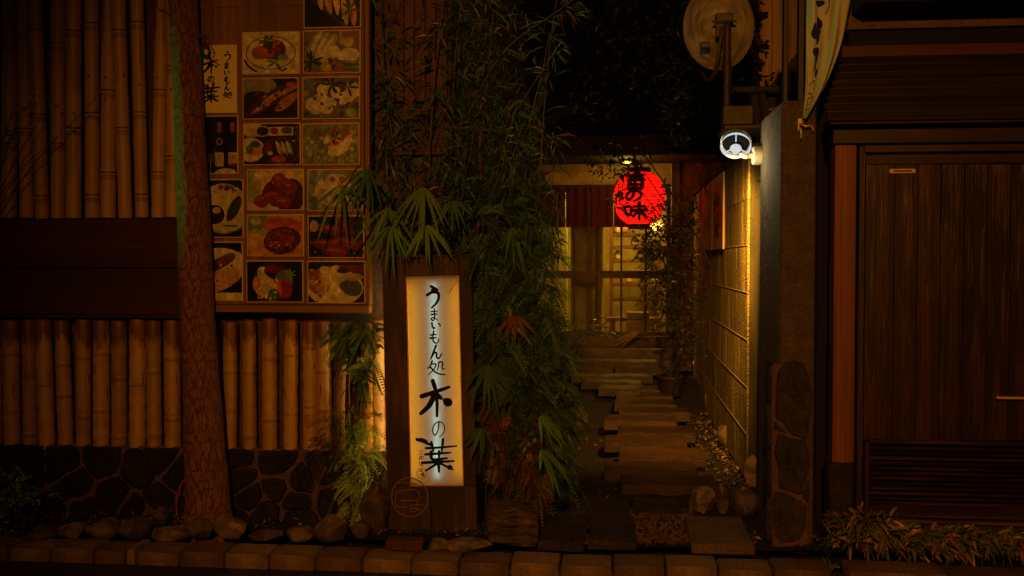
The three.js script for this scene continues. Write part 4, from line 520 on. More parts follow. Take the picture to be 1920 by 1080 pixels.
function fan(parent, o, ax, n, len, w, spread, col, r, name = 'fan_leaf') { // palm fan: leaflets radiate round the axis and droop
  const L = new Leaves(), side = sideOf(ax), up = new THREE.Vector3().crossVectors(side, ax).normalize();
  for (let i = 0; i < n; i++) { const a = (i / (n - 1) - 0.5) * spread + rr(r, -0.12, 0.12), d = ax.clone().multiplyScalar(Math.cos(a)).addScaledVector(side, Math.sin(a)).addScaledVector(up, rr(r, -0.12, 0.22)).normalize(), s = sideOf(d); if (Math.abs(s.y) > 0.8) s.set(1, 0, 0); const s2 = new THREE.Vector3().crossVectors(d, new THREE.Vector3(0.1, 0.2, 1)).normalize(); L.blade(o.clone().addScaledVector(d, 0.01), d, s2, len * rr(r, 0.82, 1.1) * (1 - 0.15 * Math.abs(a)), w * rr(r, 0.85, 1.15), tint(r, col, 0.28), rr(r, 0.05, 0.5), 0.45, 5); }
  return part(parent, name, L.geo(), leafMat);
}
{ // lady palm hanging over the sign
  const t = thing('lady_palm', 'lady palm with drooping fan leaves hanging over the top of the sign', 'palm', [0, 0, 0]), r = rng(402), stemM = M([0.06, 0.035, 0.015], 'wood', { size: [0.1, 0.3], rough: 0.8 });
  const fans = [[794, 350, 0.02, -0.1, 10, 0.9, OLIVE], [728, 388, 0.0, 0.1, 8, 1, OLIVE], [799, 420, 0.06, 0.12, 8, 0.75, [0.16, 0.3, 0.045]], [690, 314, -0.05, -0.1, 8, 0.9, GREEN], [640, 345, -0.06, 0.2, 6, 1, OLIVE], [848, 374, -0.02, 0.2, 6, 0.6, GREEN], [733, 422, 0.06, 0.15, 7, 0.8, OLIVE], [960, 425, -0.08, 0.5, 8, 0.8, GREEN], [990, 400, -0.15, 0.7, 8, 0.8, GREEN]];
  const root = new THREE.Vector3(P(790, 900, -0.42).x, 0, -0.42);
  for (const [u, v, z, lean, n, k, col] of fans) { const o = P(u, v, z), ax = new THREE.Vector3(lean * 0.7, -1, 0.28).normalize(); fan(t, o, ax, n, 0.32 * k, 0.0175, 1.75, col, r); part(t, 'leaf_stalk', taper(new THREE.CatmullRomCurve3([root.clone().add(new THREE.Vector3(rr(r, -0.05, 0.05), rr(r, 0.9, 1.3), 0)), root.clone().lerp(o, 0.6).add(new THREE.Vector3(0, 1.15, -0.05)).setY(o.y + 0.18), o]), 0.006, 0.003, 14, 5), caneM); }
  for (let i = 0; i < 4; i++) part(t, 'stem', tube([root.clone().add(new THREE.Vector3(-0.12 + 0.08 * i, 0, 0)), root.clone().add(new THREE.Vector3(-0.1 + 0.07 * i, 0.7, 0.02)), root.clone().add(new THREE.Vector3(-0.14 + 0.1 * i, 1.4, 0))], 0.012, 14, 6), stemM);
}
// a feathery spray: curved stalk with two ranks of needle leaves
function spray(L, o, d, len, nl, w, n, col, r, droop = 0.5) {
  const side = sideOf(d, r);
  for (let i = 2; i <= n; i++) { const s = i / n, p = o.clone().addScaledVector(d, len * s); p.y -= droop * len * s * s; const k = tint(r, col, 0.25); for (const q of [-1, 1]) { const a = side.clone().multiplyScalar(q).addScaledVector(d, 0.55); a.y -= droop * s * 0.5; a.normalize(); const sd = new THREE.Vector3().crossVectors(a, side.clone().cross(d)).normalize(); L.leaf(p, a, sd, nl * (1.05 - 0.5 * s) * rr(r, 0.85, 1.15), w, k, 0.15); } }
}
function feather(name, label, seed, regions, group) {
  const t = thing(name, label, 'shrub', [0, 0, 0], group), r = rng(seed), stemM = M([0.06, 0.035, 0.02], 'wood', { size: [0.1, 0.3], rough: 0.9 });
  regions.forEach(({ blobs, col, part: pn, count, len, nl, w, dz }) => {
    const L = new Leaves();
    for (const [u, v, ru, rv, k, z = -0.15] of blobs) for (let i = 0; i < count * k; i++) { const a = r() * 6.283, q = Math.sqrt(r()), o = P(u + Math.cos(a) * ru * q, v + Math.sin(a) * rv * q, z + rr(r, -dz, dz * 0.4)), d = rdir(r); d.z = Math.abs(d.z) * 0.6; d.y = d.y * 0.6 - 0.25; d.normalize(); spray(L, o, d, len * rr(r, 0.7, 1.3), nl, w, 15, typeof col === 'function' ? col(r) : col, r, rr(r, 0.3, 0.9)); }
    const m = part(t, pn, L.geo(), leafMat); m.userData.kind = 'stuff';
  });
  const b0 = regions[0].blobs, base = PY(b0[0][0], 985, 0);
  for (let i = 0; i < 6; i++) { const [u, v, , , , z = -0.15] = b0[i % b0.length], e = P(u, v, z - 0.08); part(t, 'stem', taper(new THREE.CatmullRomCurve3([new THREE.Vector3(base.x + rr(r, -0.1, 0.1), -0.02, Math.min(base.z, z) - 0.1), new THREE.Vector3((base.x + e.x) / 2 + rr(r, -0.06, 0.06), e.y * 0.6, z - 0.12), e]), 0.013, 0.004, 14, 6), stemM); }
  return t;
}
feather('yew_shrub', 'dense dark green feathery shrub filling the space right of the lit sign', 510, [
  { part: 'foliage', count: 52, len: 0.15, nl: 0.05, w: 0.0085, dz: 0.2, col: (r) => (r() < 0.6 ? GREEN : r() < 0.8 ? DEEP : OLIVE), blobs: [[960, 420, 70, 40, 1.4], [930, 470, 45, 50, 1.5, -0.12], [985, 490, 50, 50, 1.5], [935, 540, 40, 55, 1.3], [1000, 560, 45, 55, 1.5], [950, 610, 50, 50, 1.3, -0.1], [1010, 630, 40, 50, 1.3, -0.2], [930, 690, 28, 50, 1], [985, 700, 50, 45, 1.3, -0.12], [960, 750, 45, 45, 1.2], [1010, 760, 34, 44, 1.1, -0.2], [1048, 800, 20, 44, 0.8, -0.5], [1050, 720, 22, 50, 0.8, -0.6], [1040, 880, 22, 36, 0.7, -0.4], [990, 820, 36, 36, 1], [940, 800, 36, 36, 0.8], [1000, 870, 34, 34, 0.8]] },
  { part: 'dry_foliage', count: 22, len: 0.13, nl: 0.05, w: 0.009, dz: 0.1, col: (r) => (r() < 0.5 ? DRY : [0.12, 0.07, 0.03]), blobs: [[945, 820, 40, 40, 1.4, -0.05], [970, 870, 36, 34, 1.4, -0.04], [925, 770, 26, 40, 0.8, -0.05], [1010, 800, 20, 40, 0.7, -0.1], [1000, 890, 24, 26, 0.8, -0.05]] },
]);
{ // palm offsets low in the shrub
  const t = thing('palm_seedling', 'few small palm fans poking out low on the right of the shrub', 'palm', [0, 0, 0]), r = rng(404);
  for (const [u, v, z, lean, n, k, c] of [[913, 682, 0.03, 0.1, 9, 0.75, GREEN], [1012, 778, -0.02, 0.9, 7, 0.7, OLIVE], [1015, 840, -0.02, 0.7, 7, 0.75, OLIVE], [905, 800, 0.02, -0.2, 6, 0.6, GREEN], [965, 590, 0.0, 0.1, 5, 0.5, DRY]]) { const o = P(u, v, z); fan(t, o, new THREE.Vector3(lean, -0.9, 0.3).normalize(), n, 0.3 * k, 0.024, 1.9, c, r); part(t, 'leaf_stalk', tube([o, o.clone().add(new THREE.Vector3(-0.03, 0.06, -0.12)), new THREE.Vector3(o.x - 0.05, o.y * 0.5, -0.3), new THREE.Vector3(o.x - 0.05, 0, -0.3)], 0.004, 12, 5), caneM); }
}
feather('fern_bush', 'bright yellow-green feathery fern drooping beside the left edge of the sign', 520, [
  { part: 'foliage', count: 17, len: 0.12, nl: 0.042, w: 0.0075, dz: 0.07, col: () => [0.32, 0.45, 0.08], blobs: [[676, 800, 24, 22, 1, -0.14], [672, 850, 30, 26, 1.3, -0.13], [676, 900, 28, 26, 1.3, -0.12], [670, 945, 18, 20, 0.9, -0.1]] },
  { part: 'dry_foliage', count: 12, len: 0.16, nl: 0.03, w: 0.007, dz: 0.06, col: (r) => (r() < 0.6 ? [0.12, 0.06, 0.03] : DEEP), blobs: [[628, 800, 24, 30, 1.2, -0.08], [620, 850, 18, 36, 1.1, -0.06], [645, 770, 26, 16, 1, -0.08], [695, 780, 12, 26, 0.7, -0.16]] },
]);
feather('climbing_sprig', 'dark leafy sprig hanging over the bamboo just left of the sign', 530, [
  { part: 'foliage', count: 14, len: 0.13, nl: 0.06, w: 0.011, dz: 0.04, col: (r) => (r() < 0.4 ? DEEP : r() < 0.6 ? GREEN : OLIVE), blobs: [[655, 620, 28, 20, 1, -0.1], [685, 655, 18, 34, 1.1, -0.08], [680, 700, 16, 22, 0.8, -0.08], [692, 610, 10, 22, 0.7, -0.08]] },
]);
{ // sword-leaved plant behind the shrub
  const c = P(1000, 235, -1.7), t = thing('spiky_yucca', 'dark spiky plant with radiating sword leaves behind the shrub', 'yucca', [c.x, 0, c.z]), r = rng(66);
  for (let i = 0; i < 44; i++) { const L = new Leaves(), d = rdir(r); d.y = d.y * 0.9 + 0.1; if (d.x > 0) d.x *= 1.3; d.normalize(); L.blade(new THREE.Vector3(0, c.y, 0), d, sideOf(d), rr(r, 0.4, 0.62), 0.034, tint(r, [0.06, 0.055, 0.02]), rr(r, 0.05, 0.5), 0.3, 5); part(t, 'sword_leaf', L.geo(), leafMat); }
  part(t, 'trunk', taper(new THREE.CatmullRomCurve3([new THREE.Vector3(0.05, 0, 0), new THREE.Vector3(-0.03, c.y * 0.5, 0), new THREE.Vector3(0, c.y + 0.02, 0)]), 0.06, 0.045, 14, 9), M([0.08, 0.05, 0.03], 'bark', { size: [0.3, 0.5], bump: 0.02 }));
}
function leafy(name, label, seed, { blobs, size, w, col, count, base, category = 'shrub', stems = 5, stemR = 0.014 }) {
  const t = thing(name, label, category, [0, 0, 0]), r = rng(seed), L = new Leaves(), sM = M([0.05, 0.03, 0.018], 'wood', { size: [0.1, 0.3], rough: 0.9 });
  const ends = [];
  for (const [u, v, ru, rv, k, z, dz = 0.2] of blobs) { ends.push(P(u, v, z)); for (let i = 0; i < count * k; i++) { const a = r() * 6.283, q = Math.pow(r(), 0.6), o = P(u + Math.cos(a) * ru * q, v + Math.sin(a) * rv * q, z + rr(r, -dz, dz)), d = rdir(r); d.y = d.y * 0.6 - 0.1; d.normalize(); const n = 2 + Math.floor(r() * 4); for (let k2 = 0; k2 < n; k2++) { const e = d.clone().add(rdir(r).multiplyScalar(0.7)).normalize(); L.leaf(o.clone().addScaledVector(d, k2 * size * 0.5), e, sideOf(e, r), size * rr(r, 0.7, 1.3), w * rr(r, 0.8, 1.2), tint(r, typeof col === 'function' ? col(r) : col, 0.4), 0.15); } } }
  const f = part(t, 'foliage', L.geo(), leafMat); f.userData.kind = 'stuff';
  for (let i = 0; i < Math.max(stems, 1); i++) { const e = ends[i % ends.length]; part(t, 'stem', taper(new THREE.CatmullRomCurve3([new THREE.Vector3(base[0] + rr(r, -0.06, 0.06), base[1], base[2] + rr(r, -0.06, 0.06)), new THREE.Vector3(lerp(base[0], e.x, 0.4) + rr(r, -0.05, 0.05), lerp(base[1], e.y, 0.55), lerp(base[2], e.z, 0.5)), e]), stemR, stemR * 0.3, 14, 6), sM); }
  return t;
}
{ const p = P(1262, 700, -5.2); leafy('nandina_shrub', 'small-leaved shrub standing in front of the red lantern', 71, { size: 0.06, w: 0.022, col: [0.035, 0.04, 0.012], count: 60, base: [p.x, 0.18, -5.2], blobs: [[1290, 420, 18, 80, 1.5, -5.0], [1292, 560, 20, 80, 1.5, -5.0], [1285, 650, 26, 40, 1, -4.8], [1228, 406, 26, 18, 0.5, -5.2, 0.12], [1250, 375, 14, 26, 0.5, -5.2, 0.12], [1232, 450, 40, 30, 1.6, -5.2], [1240, 500, 36, 34, 1.7, -5.2], [1238, 550, 34, 34, 1.5, -5.2], [1262, 440, 22, 60, 1.5, -5.2], [1255, 590, 36, 34, 1.2, -5.2], [1215, 470, 20, 20, 0.7, -5.1]] }); }
{ const p = P(1320, 640, -4.6); leafy('overhanging_tree', 'dark small-leaved tree arching over the entrance and the lamp', 72, { category: 'tree', size: 0.065, w: 0.028, col: DEEP, count: 46, stems: 7, base: [p.x + 0.6, 0, -4.4], blobs: [[1290, 215, 60, 55, 2, -4.2], [1240, 130, 80, 70, 2, -4.4], [1330, 150, 50, 60, 1.5, -3.6], [1180, 60, 90, 70, 2, -4.6], [1120, 170, 60, 60, 1, -4.8], [1180, 280, 60, 22, 1.1, -5.4], [1175, 322, 26, 18, 0.6, -5.4, 0.1], [1130, 306, 26, 10, 0.5, -5.4, 0.1], [1160, 375, 14, 22, 0.25, -5.4, 0.08], [1300, 40, 60, 60, 1.2, -4.2]] }); }
leafy('corner_shrub', 'small-leaved shrub at the lower left corner by the kerb', 73, { size: 0.03, w: 0.018, col: OLIVE, count: 44, base: [PY(20, 1000, 0).x, 0, 0.05], blobs: [[20, 910, 40, 36, 1.5, 0.05, 0.08], [0, 960, 34, 40, 1.4, 0.05, 0.08], [60, 930, 26, 14, 0.6, 0.06, 0.05], [15, 1010, 26, 30, 0.6, 0.12, 0.06], [30, 1040, 14, 14, 0.3, 0.3, 0.03], [-40, 930, 50, 60, 1.5, 0.05, 0.1]] });
leafy('doorway_shrub', 'low dark shrub with strap leaves left of the entrance doors', 74, { size: 0.16, w: 0.014, col: DEEP, count: 22, base: [P(1060, 660, -5).x, 0.15, -5], blobs: [[1080, 630, 40, 24, 1, -5, 0.2], [1050, 660, 40, 26, 1, -4.6, 0.2], [1110, 615, 20, 16, 0.4, -5.2, 0.1]] });
leafy('twiggy_climber', 'bare twiggy climber in front of the upper bamboo screen', 75, { size: 0.03, w: 0.012, col: DRY, count: 2, stems: 7, stemR: 0.005, category: 'climber', base: [P(-60, 560, -0.1).x, 1.6, -0.16], blobs: [[30, 190, 10, 10, 1, -0.1, 0.03], [60, 185, 10, 8, 1, -0.1, 0.03], [10, 240, 8, 10, 1, -0.1, 0.03], [100, 180, 8, 10, 1, -0.1, 0.03], [130, 236, 8, 4, 0.5, -0.1, 0.03], [190, 172, 6, 4, 0.5, -0.1, 0.03]] });
// lily-like ground cover before the right-hand door
[[1590, 1005, 70, 85, 'tallest leafy clump of ground cover, nearest the stone pillar'], [1660, 1020, 60, 50, 'broad leafy clump below the left end of the door louvre'], [1720, 1018, 50, 44, 'leafy clump second to the right of the tallest clump'], [1775, 1016, 54, 50, 'leafy clump below the middle of the door louvre'], [1830, 1018, 50, 40, 'leafy clump between the louvre middle and the picture edge'], [1885, 1016, 56, 42, 'leafy clump at the right edge under the door'], [1945, 1016, 56, 44, 'leafy clump cut by the right picture edge']].forEach(([u, v, w, h, label], i) => {
  const p = PY(u, v - 6, 0), t = thing('ground_cover_clump', label, 'plant', [p.x, 0, 0.07], 'leafy clumps before the door'), r = rng(800 + i), L = new Leaves();
  for (let q = 0; q < 210; q++) { const a = r() * 6.283, rad = Math.sqrt(r()) * w / 320 * 0.8, o = new THREE.Vector3(Math.cos(a) * rad, rr(r, 0.0, h / 320 * 0.75), Math.sin(a) * rad * 0.55), d = new THREE.Vector3(Math.cos(a) * 0.7, rr(r, -0.1, 0.9), Math.sin(a) * 0.7 + 0.15).add(rdir(r).multiplyScalar(0.5)).normalize(); L.blade(o, d, sideOf(d, r), rr(r, 0.06, 0.13), rr(r, 0.015, 0.026), tint(r, r() < 0.35 ? [0.36, 0.22, 0.08] : [0.12, 0.16, 0.05], 0.45), rr(r, 0.1, 0.9), 0.35, 4); }
  const f = part(t, 'foliage', L.geo(), leafMat); f.userData.kind = 'stuff';
  for (let q = 0; q < 5; q++) part(t, 'stem', tube([[rr(r, -0.05, 0.05), -0.01, 0], [rr(r, -0.06, 0.06), h / 700, rr(r, -0.03, 0.03)], [rr(r, -0.1, 0.1), h / 380, rr(r, -0.04, 0.04)]], 0.003, 8, 5), M([0.1, 0.06, 0.025], null));
});
// ------------------------------------------------------------------ entrance at the end of the passage
const redWood = M([0.1, 0.03, 0.016], 'wood', { size: [0.4, 1.2], rough: 0.55, bump: 0.002 }), cream = M([0.62, 0.5, 0.27], 'plaster', { size: [1, 1], rough: 0.9 });
const ZD = -7.3, ex = (u, z = ZD) => P(u, 520, z).x, ey = (v, z = ZD) => P(1159, v, z).y;
{
  const t = thing('entrance_building', 'small entrance front with pale upper wall at the end of the passage', 'building', [0, 0, 0]);
  const xl = ex(985), xr = ex(1258);
  boxAt(t, 'upper_wall', cream, xl, xr, ey(346), ey(255), ZD - 0.1, ZD, {});
  boxAt(t, 'corner_post', redWood, ex(1259), ex(1274), 0.2, ey(255), ZD - 0.12, ZD + 0.05);
  boxAt(t, 'corner_post', redWood, ex(968), ex(984), 0.2, ey(255), ZD - 0.12, ZD + 0.05);
  boxAt(t, 'lintel', redWood, xl, xr, ey(352), ey(346.5), ZD - 0.08, ZD + 0.03);
  boxAt(t, 'eave', M([0.04, 0.025, 0.015], 'wood', { rough: 0.9 }), ex(960), ex(1330), ey(291, -6.2), ey(291, -6.2) + 0.18, ZD - 0.3, -6.2);
  boxAt(t, 'fascia', M([0.05, 0.02, 0.012], 'wood', { rough: 0.9 }), ex(960), ex(1330), ey(291, -6.2) - 0.005, ey(291, -6.2) + 0.22, -6.198, -6.15);
  // right-hand flank boards, red lantern light put into their colour
  for (let i = 0; i < 4; i++) boxAt(t, 'flank_board', M([0.32, 0.1, 0.06], 'wood', { size: [0.4, 1], rough: 0.7 }), ex(1275) + i * 0.135, ex(1275) + i * 0.135 + 0.132, 0.2, ey(290), ZD - 0.05 - 0.004 * (i % 2), ZD);
  boxAt(t, 'threshold', M([0.14, 0.07, 0.04], 'worn', { size: [0.4, 1.2], rough: 0.5 }), xl, ex(1262), ey(664, ZD + 0.3) - 0.3, ey(652, ZD + 0.1), ZD - 0.1, ZD + 0.32, { grain: 'x' });
  boxAt(t, 'sill', redWood, xl, xr, ey(651), ey(630), ZD - 0.07, ZD + 0.03);
}
const pane = new THREE.MeshPhysicalMaterial({ transmission: 1, thickness: 0, roughness: 0.06, ior: 1.5 }); pane.color.setRGB(0.9, 0.92, 0.86);
function slidingDoor(label, u0, u1, z, muntin) {
  const t = thing('sliding_door', label, 'door', [0, 0, 0], 'glazed entrance doors'), a = ex(u0), b = ex(u1), y0 = ey(629.5), y1 = ey(352.5), ym = ey(515), s = 0.05;
  boxAt(t, 'stile', redWood, a, a + s, y0, y1, z - 0.035, z); boxAt(t, 'stile', redWood, b - s, b, y0, y1, z - 0.035, z);
  boxAt(t, 'rail', redWood, a + s, b - s, y0, y0 + 0.05, z - 0.034, z - 0.001); boxAt(t, 'rail', redWood, a + s, b - s, y1 - 0.06, y1, z - 0.034, z - 0.001); boxAt(t, 'rail', redWood, a + s, b - s, ym - 0.05, ym + 0.05, z - 0.034, z - 0.001);
  for (const m of muntin) for (const [lo, hi] of [[y0 + 0.05, ym - 0.05], [ym + 0.05, y1 - 0.06]]) boxAt(t, 'muntin', redWood, ex(m) - 0.014, ex(m) + 0.014, lo, hi, z - 0.03, z - 0.004);
  for (const [lo, hi] of [[y0 + 0.05, ym - 0.05], [ym + 0.05, y1 - 0.06]]) part(t, 'glass_pane', new THREE.PlaneGeometry(b - a - 2 * s, hi - lo), pane, [(a + b) / 2, (lo + hi) / 2, z - 0.018]);
}
slidingDoor('left glazed sliding door with red-brown bars, behind the shrub', 988, 1127, ZD - 0.02, [1035, 1076]);
slidingDoor('right glazed sliding door with red-brown bars, under the lantern', 1116, 1258, ZD - 0.065, [1165, 1211]);
{ // porch light under the eave
  const t = thing('porch_light', 'small flat light under the entrance eave', 'lamp', [ex(1175, -6.75), ey(291, -6.2) - 0.001, -6.75]), g = new THREE.MeshStandardMaterial({ roughness: 0.5 }); g.color.setRGB(0.8, 0.7, 0.5); g.emissive.setRGB(1, 0.6, 0.08); g.emissiveIntensity = 1;
  part(t, 'casing', new THREE.CylinderGeometry(0.07, 0.075, 0.02, 24), redWood, [0, -0.01, 0]); part(t, 'diffuser', new THREE.SphereGeometry(0.06, 18, 8, 0, 6.2832, Math.PI / 2, Math.PI / 2).scale(1, 0.4, 1), g, [0, -0.0205, 0]);
  const l = new THREE.PointLight(new THREE.Color(1, 0.62, 0.05), 0.5); l.position.set(0, -0.06, 0); l.shadow.radius = 3; l.castShadow = true; l.name = 'porch_glow'; t.add(l);
}
{ // half curtain over the doors
  const t = thing('door_curtain', 'dark red half curtain hanging over the entrance doors', 'curtain', [0, 0, ZD + 0.08]), m = M([0.12, 0.012, 0.01], 'cloth', { size: [0.15, 0.15], rough: 0.95, transmission: 0.12 });
  const us = [1000, 1060, 1105, 1150, 1196], yT = ey(349, ZD + 0.08), yB = ey(426, ZD + 0.08);
  for (let i = 0; i < 4; i++) { const a = ex(us[i], ZD + 0.08) + 0.006, b = ex(us[i + 1], ZD + 0.08) - 0.006, g = new THREE.PlaneGeometry(b - a, yT - yB, 24, 14), p = g.attributes.position; for (let k = 0; k < p.count; k++) { const y = (yT - yB) / 2 - p.getY(k); p.setZ(k, 0.03 * y * Math.sin(p.getX(k) * 30 + i * 2) + 0.014 * Math.sin(p.getX(k) * 55 + i)); } g.computeVertexNormals(); part(t, 'cloth_panel', g, m, [(a + b) / 2, (yT + yB) / 2, 0]); }
  part(t, 'curtain_rod', new THREE.CylinderGeometry(0.012, 0.012, ex(1205) - ex(995), 10).rotateZ(Math.PI / 2), redWood, [(ex(995) + ex(1205)) / 2, yT + 0.004, 0]);
}
{ // room behind the doors
  const t = thing('dining_room', 'warm lit room seen through the glazed entrance doors', 'room', [0, 0, 0]), x0 = -2.3, x1 = 1.6, y0 = 0.42, y1 = 3.1, zb = -11.2, wl = M([0.6, 0.45, 0.17], 'plaster', { size: [1, 1], rough: 0.9 });
  boxAt(t, 'floor', M([0.22, 0.12, 0.06], 'wood', { size: [0.5, 1.2], rough: 0.4 }), x0, x1, y0 - 0.1, y0, zb, ZD - 0.11); boxAt(t, 'ceiling', wl, x0, x1, y1, y1 + 0.1, zb, ZD - 0.11); boxAt(t, 'wall', wl, x0, x1, y0 + 0.001, y1 - 0.001, zb - 0.1, zb); boxAt(t, 'wall', wl, x0 - 0.1, x0, y0, y1, zb, ZD - 0.11); boxAt(t, 'wall', wl, x1, x1 + 0.1, y0, y1, zb, ZD - 0.11);
  boxAt(t, 'wall', M([0.1, 0.04, 0.02], 'wood'), x0, ex(985), y0, y1, ZD - 0.2, ZD - 0.102); boxAt(t, 'wall', M([0.1, 0.04, 0.02], 'wood'), ex(1262), x1, y0, y1, ZD - 0.25, ZD - 0.122);
  const px = (u, z) => P(u, 520, z).x, py = (v, z) => P(1159, v, z).y;
  const zp = -8.3; boxAt(t, 'partition', M([0.42, 0.33, 0.12], 'plaster', { size: [1, 1] }), px(1070, zp), px(1122, zp), y0, y1, zp - 0.05, zp); boxAt(t, 'partition_edge', M([0.62, 0.55, 0.12], null), px(1127, zp), px(1132, zp), y0, y1, zp - 0.03, zp + 0.01);
  boxAt(t, 'window_frame', M([0.35, 0.5, 0.3], null), px(1060, -9), px(1064, -9), y0, y1, -9.05, -9);
}
{
  const zs = -9.6, px = (u) => P(u, 520, zs).x, py = (v) => P(1159, v, zs).y, sh = M([0.2, 0.075, 0.04], 'wood', { size: [0.4, 1], rough: 0.5 });
  const t = thing('wooden_shelf_rack', 'tall reddish shelf rack inside the entrance room', 'shelf', [0, 0, 0]);
  for (const u of [1146, 1254]) boxAt(t, 'upright', sh, px(u) - 0.03, px(u) + 0.03, 0.42, py(390), zs - 0.35, zs); for (const v of [440, 463, 490, 534, 562]) boxAt(t, 'shelf_board', sh, px(1146) + 0.031, px(1254) - 0.031, py(v + 3), py(v - 3), zs - 0.35, zs - 0.004);
  const items = [[1156, 440, [0.5, 0.42, 0.3]], [1172, 440, [0.3, 0.1, 0.05]], [1190, 463, [0.45, 0.3, 0.1]], [1158, 490, [0.6, 0.55, 0.45]], [1200, 490, [0.25, 0.1, 0.06]], [1180, 534, [0.5, 0.35, 0.12]], [1230, 534, [0.3, 0.25, 0.12]]];
  items.forEach(([u, v, c], i) => { const pts = [[0.0001, 0], [0.05, 0], [0.062, 0.03], [0.055, 0.09], [0.03, 0.12], [0.028, 0.15], [0.0001, 0.15]].map(([x, y]) => new THREE.Vector2(x, y)); single('jar', ['pale jar at the left of the top shelf', 'red-brown jar beside the pale jar on top shelf', 'ochre jar on the second shelf', 'white jar on the third shelf, left side', 'dark jar in the middle of the third shelf', 'ochre jar on the fourth shelf behind the glass', 'olive jar at the right of the fourth shelf'][i], 'jar', new THREE.LatheGeometry(pts, 14), M(c, null, { rough: 0.35 }), [px(u), py(v - 3) + 0.001, zs - 0.15], 'jars on the shelf rack'); });
}
{
  const zb = -8.4, px = (u) => P(u, 520, zb).x, m = M([0.3, 0.11, 0.05], 'wood', { size: [0.4, 1], rough: 0.45 });
  const t = thing('low_bench', 'low wooden bench inside the entrance behind the glass', 'bench', [0, 0, 0]); boxAt(t, 'seat', m, px(1136), px(1240), 0.78, 0.83, zb - 0.35, zb); for (const u of [1150, 1228]) for (const q of [0.04, 0.3]) boxAt(t, 'leg', m, px(u) - 0.03, px(u) + 0.03, 0.42, 0.779, zb - q - 0.04, zb - q);
  const zc = -7.75, c = thing('wooden_crate', 'pale slatted wooden crate standing on the entrance floor', 'crate', [0, 0, 0]), cx = (u) => P(u, 600, zc).x, cm = M([0.5, 0.3, 0.12], 'wood', { size: [0.3, 0.8], rough: 0.6, bump: 0.002 });
  const yb = 0.421, yt = P(1190, 588, zc).y, n = 6; for (let i = 0; i < n; i++) boxAt(c, 'slat', cm, cx(1176), cx(1216), yb + (yt - yb) * i / n + 0.004, yb + (yt - yb) * (i + 1) / n - 0.003, zc - 0.016, zc); for (const u of [1176.5, 1215.5]) boxAt(c, 'corner_post', cm, cx(u) - 0.012, cx(u) + 0.012, yb, yt, zc - 0.05, zc - 0.0165); boxAt(c, 'lid', cm, cx(1175), cx(1217), yt + 0.001, yt + 0.016, zc - 0.26, zc + 0.005);
  for (const s of [0, 1]) boxAt(c, 'side_panel', cm, s ? cx(1216) - 0.012 : cx(1176), s ? cx(1216) : cx(1176) + 0.012, yb, yt, zc - 0.25, zc - 0.0505);
}
{ // ceiling lamps of the room
  [[-0.55, -8.9, 'left hanging globe lamp inside the entrance room'], [0.9, -8.6, 'right hanging globe lamp inside the entrance room']].forEach(([x, z, label]) => {
    const t = thing('ceiling_lamp', label, 'lamp', [x, 3.099, z], 'globe lamps in the entrance room'), g = new THREE.MeshStandardMaterial({ roughness: 0.4 }); g.color.setRGB(0.8, 0.75, 0.6); g.emissive.setRGB(1, 0.72, 0.2); g.emissiveIntensity = 1.5;
    part(t, 'globe', new THREE.SphereGeometry(0.1, 20, 14), g, [0, -0.24, 0]); part(t, 'ceiling_rose', new THREE.CylinderGeometry(0.05, 0.05, 0.03, 16), redWood, [0, -0.016, 0]); part(t, 'cord', new THREE.CylinderGeometry(0.005, 0.005, 0.12, 6), redWood, [0, -0.09, 0]);
    const l = new THREE.PointLight(new THREE.Color(1, 0.6, 0.06), ROOM_POWER); l.position.set(0, -0.24, 0); l.shadow.radius = 4; l.castShadow = true; l.name = 'globe_light'; t.add(l);
  });
}
